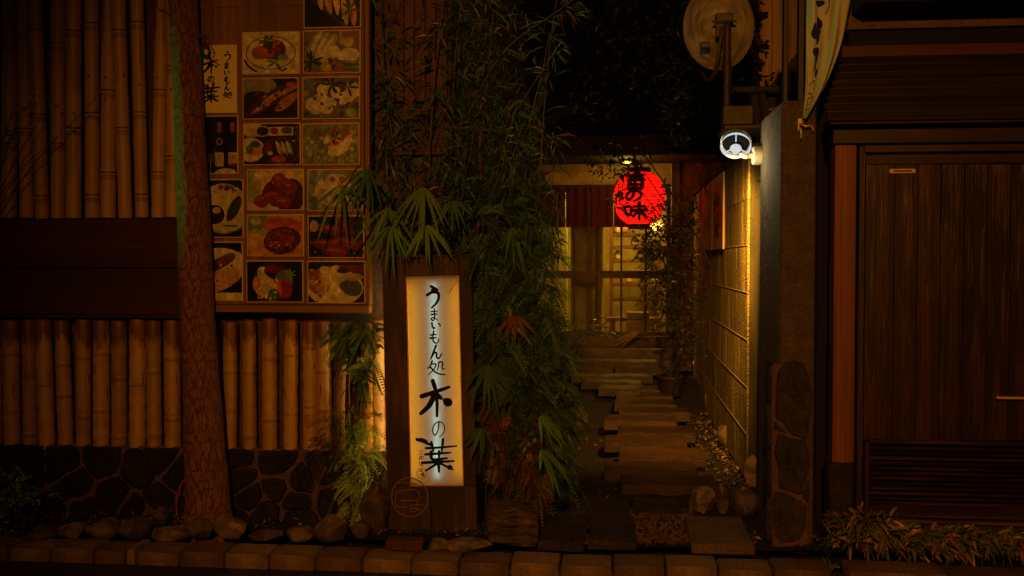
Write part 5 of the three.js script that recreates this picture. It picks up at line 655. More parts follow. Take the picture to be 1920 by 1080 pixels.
{ // red paper lantern
  const z = -6.35, c = P(1199, 372, z), sc = 1920 / (6 - z), R = 47.5 / sc, H = 98 / sc, t = thing('paper_lantern', 'big round glowing red paper lantern lettered in black over the entrance', 'lantern', [c.x, c.y, c.z]);
  const pts = []; for (let i = 0; i <= 40; i++) { const s = i / 40 * 2 - 1; pts.push(new THREE.Vector2(R * Math.pow(Math.max(0, 1 - Math.pow(Math.abs(s), 2.6) * 0.86), 0.5), s * H / 2)); }
  const g = new THREE.LatheGeometry(pts, 64), uv = g.attributes.uv, p = g.attributes.position; for (let i = 0; i < uv.count; i++) uv.setY(i, (p.getY(i) + H / 2) / H);
  const map = canvasTex(1024, 420, (c2, w, h) => { ground(c2, w, h, '#f02014'); for (let i = 0; i < 260; i++) { const q = rng(i + 900); c2.fillStyle = `rgba(150,0,0,${0.07 * q()})`; c2.fillRect(q() * w, q() * h, 40 + 90 * q(), 1 + 3 * q()); } c2.strokeStyle = 'rgba(120,8,4,0.8)'; c2.lineWidth = 3; for (let i = 0; i < 8; i++) { c2.beginPath(); c2.moveTo(w * i / 8 + 30, 0); c2.lineTo(w * i / 8 + 30, h); c2.stroke(); } const cx = w * LANTERN_U; brush(c2, 'ban', cx - 80, 6, 150, 142, 23, '#0c0302', 3, 0.1); brush(c2, 'no', cx - 70, 150, 118, 96, 17, '#0c0302', 4, 0.1); brush(c2, 'aji', cx - 86, 252, 166, 132, 21, '#0c0302', 5, 0.1); });
  map.wrapS = THREE.RepeatWrapping;
  const m = new THREE.MeshPhysicalMaterial({ map, roughness: 1, transmission: 0.6, thickness: 0, side: THREE.DoubleSide }); m.specularIntensity = 0.2;
  const shade = part(t, 'paper_shade', g, m); shade.rotation.y = Math.PI; const rib = []; for (let i = 1; i < 24; i++) { const k = Math.round(i / 24 * 40); rib.push(new THREE.TorusGeometry(pts[k].x + 0.001, 0.0034, 4, 56).rotateX(Math.PI / 2).translate(0, pts[k].y, 0)); }
  const ribs = part(shade, 'wire_ribs', mergeGeometries(rib), M([0.25, 0.01, 0.008], null, { rough: 0.8 })); ribs.userData.kind = 'stuff';
  const cap = M([0.015, 0.01, 0.01], null, { rough: 0.5 }); for (const s of [-1, 1]) { part(t, 'rim', new THREE.CylinderGeometry(R * 0.42, R * 0.42, 0.05, 32, 1, true), cap, [0, s * (H / 2 + 0.02), 0]); part(t, 'rim_edge', new THREE.TorusGeometry(R * 0.42, 0.008, 6, 40).rotateX(Math.PI / 2), cap, [0, s * (H / 2 + 0.045), 0]); }
  part(t, 'hanging_wire', new THREE.TorusGeometry(R * 0.4, 0.004, 5, 24, Math.PI), cap, [0, H / 2 + 0.045, 0]);
  const bm = new THREE.MeshStandardMaterial(); bm.color.setRGB(0.8, 0.6, 0.5); bm.emissive.setRGB(1, 0.7, 0.5); bm.emissiveIntensity = 1; part(t, 'bulb', new THREE.SphereGeometry(0.04, 14, 10), bm, [0, 0, 0]); part(t, 'bulb_socket', new THREE.CylinderGeometry(0.02, 0.02, H / 2 - 0.02, 8), cap, [0, H / 4 + 0.03, 0]);
  const l = new THREE.PointLight(new THREE.Color(1, 0.5, 0.4), LANTERN_POWER); l.shadow.radius = 2; l.castShadow = true; l.name = 'lantern_light'; t.add(l);
}

// ------------------------------------------------------------------ block wall on the right of the passage
{
  const X = 0.935, t = thing('block_wall', 'weathered golden-brown block wall along the right of the passage', 'wall', [0, 0, 0]), mats = [[0.7, 0.5, 0.19], [0.62, 0.45, 0.17], [0.76, 0.56, 0.21]].map((c) => M(c, 'streak', { size: [1.3, 0.9], rough: 0.8, bump: 0.012 })), mort = M([0.6, 0.44, 0.22], 'plaster', { size: [0.3, 0.3], rough: 0.95 });
  const y0 = 0.03, ph = 0.345;
  boxAt(t, 'core', M([0.08, 0.06, 0.035], 'streak', { size: [1, 0.9], rough: 0.9 }), X + 0.015, X + 0.17, -0.05, y0 + ph * 7 - 0.004, -6.9, -1.5);
  for (let k = 0; k < 7; k++) {
    const ya = y0 + k * ph, cuts = k % 2 ? [-1.502, -2.81, -4.1] : [-1.502, -2.2, -3.45, -4.1];
    for (let i = 0; i + 1 < cuts.length; i++) boxAt(t, 'block', mats[(k * 2 + i) % 3], X, X + 0.02, ya + 0.005, ya + ph - 0.005, cuts[i + 1] + 0.002, cuts[i] - 0.002, { b: 0.003, grain: 'y' });
    const far = k % 2 ? [-4.13, -5.3, -6.9] : [-4.13, -4.8, -6.0, -6.9];
    for (let i = 0; i + 1 < far.length; i++) boxAt(t, 'block', mats[(k + i) % 3], X + 0.008, X + 0.026, ya + 0.005, ya + ph - 0.005, far[i + 1] + 0.003, far[i] - 0.003, { b: 0.003, grain: 'y' });
    if (k) boxAt(t, 'mortar_joint', mort, X - 0.003, X + 0.014, ya - 0.0045, ya + 0.0045, -4.1, -1.505, { b: 0.002, grain: 'z' });
    if (k) boxAt(t, 'mortar_joint', mort, X + 0.006, X + 0.02, ya - 0.0045, ya + 0.0045, -6.9, -4.125, { b: 0.002, grain: 'z' });
  }
  boxAt(t, 'coping', M([0.1, 0.075, 0.045], 'concrete', { size: [0.6, 0.6], rough: 0.9 }), X - 0.02, X + 0.19, y0 + ph * 7, y0 + ph * 7 + 0.05, -6.9, -1.48);
}
{ // brush-lettered notice panels, red lantern glow painted in beside the red writing
  const X = 0.931, a = PXp(1359, 400, X).z, b = PXp(1339, 400, X).z, c = PXp(1319, 400, X).z, yb = PXp(1359, 467, X).y, yt = PXp(1359, 321, X).y;
  const draw = (main) => canvasTex(320, 420, (g, w, h) => { ground(g, w, h, '#c98f5c'); for (let i = 0; i < 60; i++) { const q = rng(i + 40); g.fillStyle = `rgba(110,50,20,${0.08 * q()})`; g.fillRect(q() * w, 0, 12 * q(), h); } if (main) { g.fillStyle = '#e8220f'; g.fillRect(w * 0.55, h * 0.5, w * 0.42, h * 0.24); blob(g, w * 0.5, h * 0.24, 46, 100, '#e8220f', 3, 0.4); blob(g, w * 0.62, h * 0.45, 60, 60, '#e8220f', 5, 0.4); brush(g, 'ki', w * 0.1, h * 0.25, w * 0.7, h * 0.24, 30, '#1a0804', 3); brush(g, 'no', w * 0.3, h * 0.5, w * 0.34, h * 0.12, 17, '#7a1208', 4); brush(g, 'ha', w * 0.2, h * 0.62, w * 0.5, h * 0.24, 20, '#1a0804', 5); ['ko', 'no', 'wa'].forEach((k, i) => brush(g, k, w * 0.8, h * (0.75 + 0.06 * i), 34, 20, 5, '#8a1c10', i)); } else { ['u', 'ma', 'i', 'mo', 'n'].forEach((k, i) => brush(g, k, w * (0.72 - 0.14 * i), h * 0.46 + 14 * (i % 2), w * 0.12, h * 0.2, 12, '#2a0f06', i + 2)); } });
  const t = thing('notice_board', 'pale notice panels with red and black brush lettering and painted red lantern glow on the block wall', 'notice board', [X, 0, 0]), edge = M([0.7, 0.45, 0.2], null, { rough: 0.6 });
  [[a, b, true], [b - 0.03, c, false]].forEach(([za, zb, main]) => { const w = za - zb, h = yt - yb, p = part(t, 'panel', box(0.016, h, w, { b: 0.003 }), edge, [-0.0085, (yt + yb) / 2, (za + zb) / 2]); const m = new THREE.MeshPhysicalMaterial({ map: draw(main), roughness: 0.6 }); m.color.setRGB(0.85, 0.85, 0.85); part(p, 'lettering', new THREE.PlaneGeometry(w - 0.02, h - 0.012).rotateY(-Math.PI / 2), m, [-0.0095, 0, 0]); });
}
// ------------------------------------------------------------------ plaster pier, stone pillar
const pierTop = P(1500, 188, 0).y;
{
  const t = thing('plaster_pier', 'grey rendered gate pier behind the stone-clad pillar', 'pier', [0, 0, 0]), m = M([0.17, 0.125, 0.08], 'plaster', { size: [0.5, 0.5], rough: 0.92, bump: 0.02 });
  const x0 = P(1463, 500, 0).x, x1 = P(1529, 500, 0).x; boxAt(t, 'shaft', m, x0, x1, -0.05, pierTop, -0.86, 0, { b: 0.012 });
  part(t, 'rusty_clip', box(0.05, 0.012, 0.03, { b: 0.003 }), M([0.35, 0.16, 0.05], 'rust', { size: [0.1, 0.1] }), [x0 + 0.01, pierTop + 0.006, -0.36]);
}
{
  const zf = 0.075, t = thing('stone_pillar', 'low pillar clad in dark flat stones with pale mortar', 'pillar', [0, 0, 0]), mats = [[0.085, 0.068, 0.045], [0.07, 0.055, 0.035], [0.1, 0.08, 0.05]].map((c) => M(c, 'stone', { size: [0.34, 0.34], rough: 0.75, bump: 0.03 }));
  const q = (u, v) => { const p = P(u, v, zf); return [p.x, p.y]; }, b0 = q(1447, 1016), b1 = q(1522, 686);
  boxAt(t, 'mortar', M([0.3, 0.16, 0.08], 'plaster', { size: [0.25, 0.25], rough: 0.95, bump: 0.02 }), b0[0], b1[0], -0.04, b1[1], zf - 0.14, zf - 0.022, { b: 0.012, jitter: 0.014 });
  const outs = [[[1456, 742], [1458, 702], [1470, 684], [1492, 678], [1508, 684], [1519, 708], [1524, 746], [1518, 790], [1513, 822], [1482, 812], [1468, 792], [1454, 782]], [[1462, 815], [1480, 822], [1512, 828], [1518, 868], [1512, 902], [1502, 926], [1484, 922], [1462, 914], [1460, 880], [1453, 850]], [[1453, 925], [1478, 928], [1498, 940], [1513, 950], [1509, 990], [1500, 1012], [1472, 1016], [1454, 1004], [1450, 966]], [[1453, 790], [1464, 800], [1474, 812], [1459, 808], [1452, 806]], [[1505, 930], [1514, 905], [1519, 918], [1516, 944]]];
  outs.forEach((o, i) => { const pts = o.map(([u, v]) => q(u, v)), cx = pts.reduce((s, p) => s + p[0], 0) / pts.length, cy = pts.reduce((s, p) => s + p[1], 0) / pts.length; const c = new THREE.CatmullRomCurve3(pts.map(([x, y]) => new THREE.Vector3(x - cx, y - cy, 0)), true, 'catmullrom', 0.3); const fine = c.getPoints(pts.length * 4).slice(0, -1).map((v, k) => [v.x + 0.004 * IN.noise(k * 1.3, i, 0.5), v.y + 0.004 * IN.noise(k * 1.1, i, 9.5)]); part(t, 'stone', plate(fine.reverse(), 0.045, 0.008, i + 60, 0.018), mats[i % 3], [cx, cy, zf - 0.044]); });
  const xs = b0[0]; for (let i = 0; i < 4; i++) { const y = 0.02 + i * 0.27; part(t, 'side_stone', box(0.03, 0.25, 0.1, { b: 0.01, jitter: 0.02 }), mats[i % 3], [xs - 0.006, y + 0.125, zf - 0.08]); }
}
{ const x0 = P(1430, 800, -0.9).x; const t = thing('added_shade_post', 'added dark post standing in for the shade in the gap behind the plaster pier', 'post', [0, 0, 0]); boxAt(t, 'shaft', M([0.028, 0.02, 0.014], 'wood', { size: [0.3, 1], rough: 0.9 }), x0 + 0.02, x0 + 0.16, -0.02, 2.2, -1.35, -1.2); boxAt(t, 'cap', M([0.028, 0.02, 0.014], 'wood', { rough: 0.9 }), x0 + 0.01, x0 + 0.17, 2.201, 2.24, -1.36, -1.19); }  // dark post added where the wall end only lies in shade

// ------------------------------------------------------------------ sensor lamp on the pier
{
  const z = -0.8, x0 = P(1463, 500, 0).x, base = PXp(1428, 292, x0), h = P(1379, 272, base.z), t = thing('security_lamp', 'round white security lamp on a short arm by the pier', 'lamp', [base.x, base.y, base.z]);
  const ivory = M([0.55, 0.5, 0.36], null, { rough: 0.45 }); part(t, 'wall_base', new THREE.CylinderGeometry(0.062, 0.062, 0.05, 28).rotateZ(Math.PI / 2), ivory, [-0.026, 0, 0]); part(t, 'base_rim', new THREE.TorusGeometry(0.05, 0.01, 8, 28).rotateY(Math.PI / 2), ivory, [-0.052, 0, 0]);
  const hx = h.x - base.x, hy = h.y - base.y; part(t, 'arm', tube([[-0.04, 0, 0], [-0.09, 0, 0], [hx + 0.07, -0.006, 0.01], [hx + 0.03, 0.01, 0.0]], 0.017, 16, 10), ivory);
  const glow = new THREE.MeshPhysicalMaterial({ roughness: 1, specularIntensity: 0 }); glow.color.setRGB(0.01, 0.01, 0.01); glow.emissive.setRGB(0.88, 0.93, 1); glow.emissiveIntensity = 0.68;
  const shell = M([0.5, 0.48, 0.42], null, { rough: 0.4 }), dk = M([0.004, 0.004, 0.004], null, { rough: 1, specularIntensity: 0 });
  const head = new THREE.Group(); head.name = 'lamp_head'; head.position.set(hx, hy, 0.02); head.rotation.set(0.75, -0.1, 0.06); t.add(head); // faces down and out
  part(head, 'housing', new THREE.SphereGeometry(0.1, 28, 10, 0, 6.2832, 0, Math.PI / 2).rotateX(-Math.PI / 2).scale(1, 1, 0.4), shell, [0, 0, -0.028]);
  part(head, 'dark_dish', new THREE.CylinderGeometry(0.088, 0.088, 0.006, 32).rotateX(Math.PI / 2), dk, [0, 0, -0.024]);
  part(head, 'light_ring', new THREE.LatheGeometry([[0.094, -0.006], [0.1, 0.02], [0.097, 0.022], [0.0905, -0.006], [0.094, -0.006]].map(([a, b]) => new THREE.Vector2(a, b)), 56).rotateX(Math.PI / 2), glow, [0, 0, 0]);
  part(head, 'light_disc', new THREE.SphereGeometry(0.038, 28, 16).scale(1, 0.95, 0.5), glow, [0, -0.03, 0.002]);
  for (const a of [1.57, 3.75, 5.67]) part(head, 'light_strut', box(0.056, 0.008, 0.01, { b: 0.002 }), glow, [Math.cos(a) * 0.07, Math.sin(a) * 0.07 - 0.014, 0.004], [0, 0, a]);
  const spill = new THREE.PointLight(new THREE.Color(1, 0.84, 0.42), 0.5); spill.position.set(-0.03, -0.03, 0.16); spill.shadow.radius = 3; spill.castShadow = true; spill.name = 'ring_light'; head.add(spill);
  const l = new THREE.SpotLight(new THREE.Color(...SENSOR.color), SENSOR.power, 0, SENSOR.angle, 0.9); l.position.set(hx - 0.02, hy - 0.09, 0.0); l.target.position.set(hx - 0.16, hy - 1.5, -2.0); l.shadow.radius = 3; l.castShadow = true; l.name = 'security_light'; t.add(l, l.target); l.target.name = 'security_light_target';
}
// ------------------------------------------------------------------ satellite dish
{
  const z = -1.25, c = P(1346, 52, z), m = P(1364, 60, z + 0.14), t = thing('satellite_dish', 'pale round satellite dish seen from behind on a mast', 'satellite dish', [c.x, c.y, c.z]), pale = M([0.72, 0.62, 0.44], 'rust', { size: [0.6, 0.6], rough: 0.5 }), grey = M([0.16, 0.13, 0.095], 'rust', { size: [0.3, 0.3], rough: 0.5 }), dk = M([0.06, 0.045, 0.03], null, { rough: 0.5 });
  const pts = []; for (let i = 0; i <= 14; i++) { const r = i / 14; pts.push(new THREE.Vector2(Math.max(0.0001, r), -r * r * 0.2)); } pts.push(new THREE.Vector2(1.012, -0.2), new THREE.Vector2(1.012, -0.235), new THREE.Vector2(0.985, -0.235));
  const g = new THREE.LatheGeometry(pts, 56).rotateX(Math.PI / 2).scale(0.243, 0.295, 0.243); const refl = part(t, 'reflector', g, pale, [0, 0, 0.03], [0.18, -0.12, 0.06]);
  const rel = (u, v, dz) => { const p = P(u, v, z + dz); return new THREE.Vector3(p.x - c.x, p.y - c.y, dz); };
  part(t, 'bracket', box(0.12, 0.06, 0.06, { b: 0.008 }), dk, rel(1358, 34, 0.1)); part(t, 'bracket_plate', box(0.06, 0.14, 0.04, { b: 0.006 }), grey, rel(1350, 52, 0.1)); part(t, 'clamp_bolt', new THREE.CylinderGeometry(0.008, 0.008, 0.16, 8).rotateZ(Math.PI / 2), grey, rel(1358, 40, 0.14));
  part(t, 'feed_arm', tube([rel(1353, 50, 0.12), rel(1349, 90, 0.12), rel(1342, 128, 0.1), rel(1330, 150, 0.02), rel(1318, 140, -0.15), rel(1308, 122, -0.3)], 0.013, 26, 8), grey); part(t, 'feed_horn', box(0.07, 0.04, 0.05, { b: 0.008 }), dk, rel(1322, 85, 0.09));
  part(t, 'cable', tube([rel(1354, 60, 0.14), rel(1356, 100, 0.16), rel(1346, 130, 0.15), rel(1335, 148, 0.08)], 0.005, 20, 6), dk);
}
{
  const z = -1.12, a = P(1364, 45, z), b = P(1362, 222, z), t = thing('dish_mast', 'grey steel mast carrying the satellite dish', 'mast', [0, 0, 0]), grey = M([0.15, 0.115, 0.075], 'rust', { size: [0.3, 0.3], rough: 0.55 });
  part(t, 'pole', tube([a, a.clone().lerp(b, 0.5), b], 0.025, 10, 14), grey); for (const s of [0.42, 0.66]) part(t, 'clip', new THREE.CylinderGeometry(0.029, 0.029, 0.014, 16), M([0.04, 0.03, 0.02], null), a.clone().lerp(b, s));
  const k = P(1383, 218, z), k1 = P(1411, 218, z); boxAt(t, 'mount_box', grey, P(1355, 218, z).x, k1.x, P(1383, 234, z).y, P(1383, 199, z).y, z - 0.14, z + 0.03);
  const w0 = P(1372, 166, z), w1 = P(1470, 166, z); boxAt(t, 'stay_bar', M([0.08, 0.055, 0.03], 'rust', { size: [0.3, 0.3] }), a.x + 0.027, w1.x, w0.y - 0.03, w0.y + 0.01, z - 0.04, z, { grain: 'x' });
  part(t, 'cable', tube([P(1368, 60, z + 0.05), P(1371, 130, z + 0.05), P(1373, 165, z + 0.05), P(1400, 172, z + 0.05), P(1440, 168, z + 0.05)], 0.005, 20, 6), M([0.02, 0.015, 0.01], null)); 
  boxAt(t, 'foot_plate', grey, P(1358, 218, z).x, 1.15, P(1383, 242, z).y, P(1383, 234.5, z).y, -1.6, z + 0.02);
}
// ------------------------------------------------------------------ neighbour's clad wall, posts, banner
{
  const z = -2.4, t = thing('neighbour_house', 'ochre panelled house wall with a dark slanted plate behind the mast', 'house', [0, 0, 0]), m = M([0.72, 0.46, 0.17], 'wood', { size: [1.2, 2.4], rough: 0.8 });
  board(t, 'panel', m, 1424, -80, 1447.6, 172, z, 0.04); board(t, 'panel', m, 1448.4, -80, 1482, 172, z, 0.04); board(t, 'panel', m, 1482.8, -80, 1530, 172, z, 0.04);
  boxAt(t, 'wall', M([0.05, 0.035, 0.025], 'plaster'), P(1412, 100, z).x, 3.5, 0, 4.4, z - 0.3, z - 0.045);
  const q = (u, v) => { const p = P(u, v, z + 0.06); return [p.x, p.y]; }; part(t, 'slanted_plate', plate([q(1436, 170), q(1500, 92), q(1540, 92), q(1540, 176), q(1436, 176)].reverse(), 0.03, 0.004, 3), M([0.02, 0.016, 0.012], null, { rough: 0.7 }), [0, 0, z + 0.03]);  // dark sloping plate over the lower right of the ochre panels
}
leafy('wall_ivy', 'thin dark ivy climbing the edge of the ochre house wall', 79, { size: 0.045, w: 0.035, col: [0.03, 0.025, 0.01], count: 26, category: 'ivy', stems: 3, base: [P(1420, 250, -2.3).x, 2.3, -2.3], blobs: [[1413, 30, 8, 40, 1, -2.3, 0.03], [1413, 90, 8, 34, 1, -2.3, 0.03], [1416, 140, 7, 26, 0.8, -2.3, 0.03], [1434, 150, 3, 16, 0.15, -2.3, 0.02]] });
{
  const m = M([0.022, 0.024, 0.016], 'rust', { size: [0.3, 0.6], rough: 0.45, metal: 0.2 });
  [[1467, 1478, 'thin dark steel post on the pier, nearer the ochre wall'], [1495, 1508, 'thicker dark steel post on the pier, beside the banner']].forEach(([a, b, label], i) => { const t = thing('steel_post', label, 'post', [0, 0, 0], 'posts on the pier'); const p0 = P(a, 186, -0.12 - 0.1 * (1 - i)), p1 = P(b, 186, -0.12 - 0.1 * (1 - i)); boxAt(t, 'shaft', m, p0.x, p1.x, pierTop + 0.013, pierTop + 0.8, p0.z - 0.04, p0.z, { b: 0.006 }); boxAt(t, 'foot', m, p0.x - 0.01, p1.x + 0.01, pierTop + 0.0005, pierTop + 0.0125, p0.z - 0.05, p0.z + 0.01, { b: 0.002 }); });
}
{ // lettered cloth banner drawn to a hook
  const z = 0.06, t = thing('cloth_banner', 'pale cloth banner with black brush marks gathered to a hook', 'banner', [0, 0, 0]);
  const left = [[1513, -70], [1512, 20], [1510, 100], [1508, 170], [1505, 222]], right = [[1612, -70], [1592, 12], [1575, 90], [1548, 160], [1513, 222]];
  const cl = new THREE.CatmullRomCurve3(left.map(([u, v]) => P(u, v, z))), cr = new THREE.CatmullRomCurve3(right.map(([u, v]) => P(u, v, z + 0.05))), nu = 40, nv = 60, pos = [], uv = [], idx = [];
  for (let j = 0; j <= nv; j++) for (let i = 0; i <= nu; i++) { const s = i / nu, k = j / nv, p = cl.getPoint(k).lerp(cr.getPoint(k), s); p.z += 0.03 * Math.sin(s * 9 + k * 2.2) * (1 - k * 0.5) + 0.012 * Math.sin(s * 23 - k * 7) + 0.05 * s * (1 - s); pos.push(p.x, p.y, p.z); uv.push(s, 1 - k); }
  for (let j = 0; j < nv; j++) for (let i = 0; i < nu; i++) { const a = j * (nu + 1) + i, b = a + nu + 1; idx.push(a, b, a + 1, a + 1, b, b + 1); }
  const g = new THREE.BufferGeometry(); g.setAttribute('position', new THREE.Float32BufferAttribute(pos, 3)); g.setAttribute('uv', new THREE.Float32BufferAttribute(uv, 2)); g.setIndex(idx); g.computeVertexNormals();
  const map = canvasTex(400, 900, (c, w, h) => { ground(c, w, h, '#e2e4dc'); const k = '#120b07'; blob(c, w * 0.24, h * 0.38, 52, 40, k, 3, 0.4); blob(c, w * 0.34, h * 0.33, 36, 24, k, 4, 0.4, 20, 0.6); blob(c, w * 0.33, h * 0.41, 18, 40, k, 5, 0.3); blob(c, w * 0.3, h * 0.5, 44, 30, k, 6, 0.4); blob(c, w * 0.36, h * 0.54, 16, 46, k, 7, 0.3); blob(c, w * 0.35, h * 0.6, 15, 24, k, 8, 0.3); blob(c, w * 0.42, h * 0.64, 14, 30, k, 9, 0.3); blob(c, w * 0.3, h * 0.22, 46, 14, k, 10, 0.4); c.strokeStyle = k; c.lineWidth = 9; c.beginPath(); c.moveTo(w * 0.5, h * 0.18); c.quadraticCurveTo(w * 0.6, h * 0.24, w * 0.46, h * 0.28); c.stroke(); c.lineWidth = 8; for (const s of [[[.2, .72], [.42, .69], [.46, .77]], [[.22, .78], [.46, .8]], [[.26, .83], [.3, .89], [.5, .88], [.52, .82], [.28, .83]], [[.3, .93], [.55, .92], [.4, .97]]]) { c.beginPath(); s.forEach(([x, y], i) => (i ? c.lineTo(x * w, y * h) : c.moveTo(x * w, y * h))); c.stroke(); } });
  const m = new THREE.MeshPhysicalMaterial({ map, roughness: 0.85, transmission: 0.2, side: THREE.DoubleSide }); m.color.setRGB(0.8, 0.82, 0.8); part(t, 'cloth', g, m);
  const h = P(1503, 226, z), hm = M([0.6, 0.42, 0.16], null, { rough: 0.4, metal: 0.4 });
  const k = thing('banner_hook', 'small brass hook on the pier holding the banner', 'hook', [h.x, h.y, 0]); boxAt(k, 'plate', hm, -0.012, 0.012, -0.05, 0.02, 0.001, 0.008); part(k, 'hook', tube([[0, -0.01, 0.008], [0.0, -0.02, 0.05], [0.02, -0.03, 0.06], [0.05, -0.03, 0.06], [0.065, -0.045, 0.06], [0.06, -0.06, 0.06]], 0.0055, 22, 7), hm); part(k, 'hook', tube([[0, -0.03, 0.008], [-0.004, -0.045, 0.045], [0.002, -0.08, 0.05], [0.0, -0.1, 0.045]], 0.005, 14, 7), hm); part(k, 'cord', tube([[0.005, 0.0, 0.06], [0.01, -0.01, 0.062], [0.012, -0.03, 0.06]], 0.004, 8, 6), M([0.3, 0.24, 0.14], null));
}
// ------------------------------------------------------------------ timber house front on the right
const dkWood = M([0.06, 0.022, 0.011], 'worn', { size: [0.5, 1.5], rough: 0.5, bump: 0.004 }), beamM = M([0.18, 0.028, 0.009], 'wood', { size: [0.5, 1.6], rough: 0.6, bump: 0.002 }), postM = M([0.33, 0.092, 0.024], 'wood', { size: [0.35, 1.8], rough: 0.5, bump: 0.002 });
{
  const t = thing('timber_house', 'dark timber house front with boarded canopy at the right', 'house', [0, 0, 0]);
  const black = M([0.02, 0.014, 0.01], 'wood', { rough: 0.9 });
  boxAt(t, 'back_wall', black, P(1532, 500, -0.5).x, 4.2, -0.02, 4.4, -0.8, -0.5);
  board(t, 'upper_plaster', M([0.26, 0.17, 0.07], 'plaster', { size: [1, 1], rough: 0.9, bump: 0.004 }), 1576, -70, 2050, 50, -0.32, 0.1, {});
  board(t, 'dark_band', black, 1592, 50.5, 2050, 80, -0.36, 0.1, { grain: 'x' });
  board(t, 'upper_eave', black, 1620, -70, 2050, -1, 0.0, 0.3, { grain: 'x' });
  board(t, 'red_beam', beamM, 1578, 80.5, 2050, 107, -0.2, 0.16, { grain: 'x' });
  // boarded pent canopy: eight overlapping boards stepping down and out
  const zs = [-0.17, 0.1]; for (let i = 0; i < 8; i++) { const k = i / 8, k1 = (i + 1) / 8, v0 = 108 + 117 * k, v1 = 108 + 117 * k1, z = lerp(zs[0], zs[1], (k + k1) / 2), u = lerp(1582, 1541, k1) + (i === 7 ? 10 : 0); const p = P(u, v0, z), q = P(u, v1 + 1.5, z), w = 4.1 - p.x; for (const [a, b] of i % 3 === 1 ? [[0, 0.38], [0.382, 1]] : i % 3 === 2 ? [[0, 0.62], [0.622, 1]] : [[0, 1]]) part(t, 'canopy_board', box(w * (b - a), 0.02, Math.hypot(p.y - q.y, 0.045) , { b: 0.003, grain: 'x' }), M([0.05, 0.033, 0.016], 'wood', { size: [0.8, 2.2], rough: 0.5, bump: 0.003 }), [p.x + w * (a + b) / 2, (p.y + q.y) / 2, z], [Math.atan2(p.y - q.y, 0.036), 0, 0]); }
  board(t, 'canopy_edge', M([0.1, 0.05, 0.02], 'wood', { size: [0.4, 1.2], rough: 0.5 }), 1556, 225.5, 2050, 230, 0.1, 0.12, { grain: 'x' });
  board(t, 'lintel', dkWood, 1562, 231, 2050, 267, 0.0, 0.2, { grain: 'x' });
  board(t, 'door_head', M([0.085, 0.03, 0.015], 'worn', { size: [0.5, 1.4], rough: 0.45, bump: 0.004 }), 1621, 268, 2050, 284, -0.04, 0.14, { grain: 'x' });
  board(t, 'corner_post', postM, 1563, 268, 1604, 868, -0.03, 0.13);
  board(t, 'post_base', M([0.05, 0.03, 0.02], 'stone', { size: [0.3, 0.3], rough: 0.8, bump: 0.02 }), 1554, 869, 1601, 1000, -0.0, 0.18, { jitter: 0.02, b: 0.012 });
  board(t, 'door_jamb', dkWood, 1608, 268, 1620, 985, -0.05, 0.12);
  board(t, 'threshold', M([0.16, 0.08, 0.035], 'worn', { size: [0.4, 1.2], rough: 0.4, bump: 0.003 }), 1621, 969, 2050, 974, -0.03, 0.16, { grain: 'x' }); board(t, 'threshold', M([0.22, 0.11, 0.045], 'worn', { size: [0.4, 1.2], rough: 0.35 }), 1621, 979, 2050, 986, -0.02, 0.17, { grain: 'x' });
  board(t, 'footing', M([0.08, 0.05, 0.03], 'concrete', { size: [0.5, 0.5] }), 1604, 987, 2050, 1030, -0.05, 0.15, { grain: 'x' });
}
{
  const z = -0.09, t = thing('plank_door', 'dark brown plank door with a louvred foot', 'door', [0, 0, 0]), ms = [[0.075, 0.024, 0.01], [0.06, 0.019, 0.009], [0.09, 0.028, 0.012]].map((c) => M(c, 'worn', { size: [0.3, 1.5], rough: 0.42, bump: 0.006 }));
  board(t, 'top_rail', ms[0], 1621, 285, 2050, 307, z + 0.006, 0.05, { grain: 'x' });
  const us = [1621, 1675.5, 1719, 1762, 1806, 1850, 1893, 1936, 1980, 2024]; for (let i = 0; i + 1 < us.length; i++) board(t, 'plank', ms[(i * 2 + (i >> 1)) % 3], us[i] + 0.3, 307.5, us[i + 1] - 0.3, 826, z - 0.0015 * (i % 2), 0.03, { b: 0.0025 });
  board(t, 'backing', M([0.01, 0.008, 0.006], null), 1621, 300, 2050, 968, z - 0.06, 0.02);
  board(t, 'louvre_frame', ms[2], 1621, 827, 1631, 966, z + 0.004, 0.05); board(t, 'louvre_frame', ms[2], 1631.5, 827, 2050, 836, z + 0.008, 0.05, { grain: 'x' }); board(t, 'louvre_frame', ms[0], 1631.5, 952, 2050, 966, z + 0.004, 0.05, { grain: 'x' });
  const a = P(1632, 840, z), b = P(2050, 840, z); for (let i = 0; i < 12; i++) { const y = P(1700, 842 + i * 9.4, z).y; part(t, 'louvre_slat', box(b.x - a.x, 0.007, 0.021, { b: 0.002, grain: 'x' }), ms[i % 3], [(a.x + b.x) / 2, y, z - 0.02], [0.75, 0, 0]); }
  const brass = M([0.85, 0.55, 0.22], null, { metal: 0.15, rough: 0.35 }), s0 = P(1667, 317, z), s1 = P(1716, 325, z), slot = part(t, 'letter_slot', box(s1.x - s0.x, s0.y - s1.y, 0.012, { b: 0.004 }), brass, [(s0.x + s1.x) / 2, (s0.y + s1.y) / 2, z + 0.007]); part(slot, 'slot_gap', box((s1.x - s0.x) * 0.7, 0.008, 0.004, { b: 0.001 }), M([0.01, 0.008, 0.006], null), [0, 0, 0.0065]);
  const h0 = P(1863, 741, z), h1 = P(1960, 748, z), hd = part(t, 'pull_handle', box(h1.x - h0.x, 0.014, 0.016, { b: 0.004 }), brass, [(h0.x + h1.x) / 2, (h0.y + h1.y) / 2, z + 0.045]); for (const s of [-1, 1]) part(hd, 'handle_stud', new THREE.CylinderGeometry(0.006, 0.006, 0.05, 8).rotateX(Math.PI / 2), brass, [s * (h1.x - h0.x) * 0.42, 0, -0.02]);
}
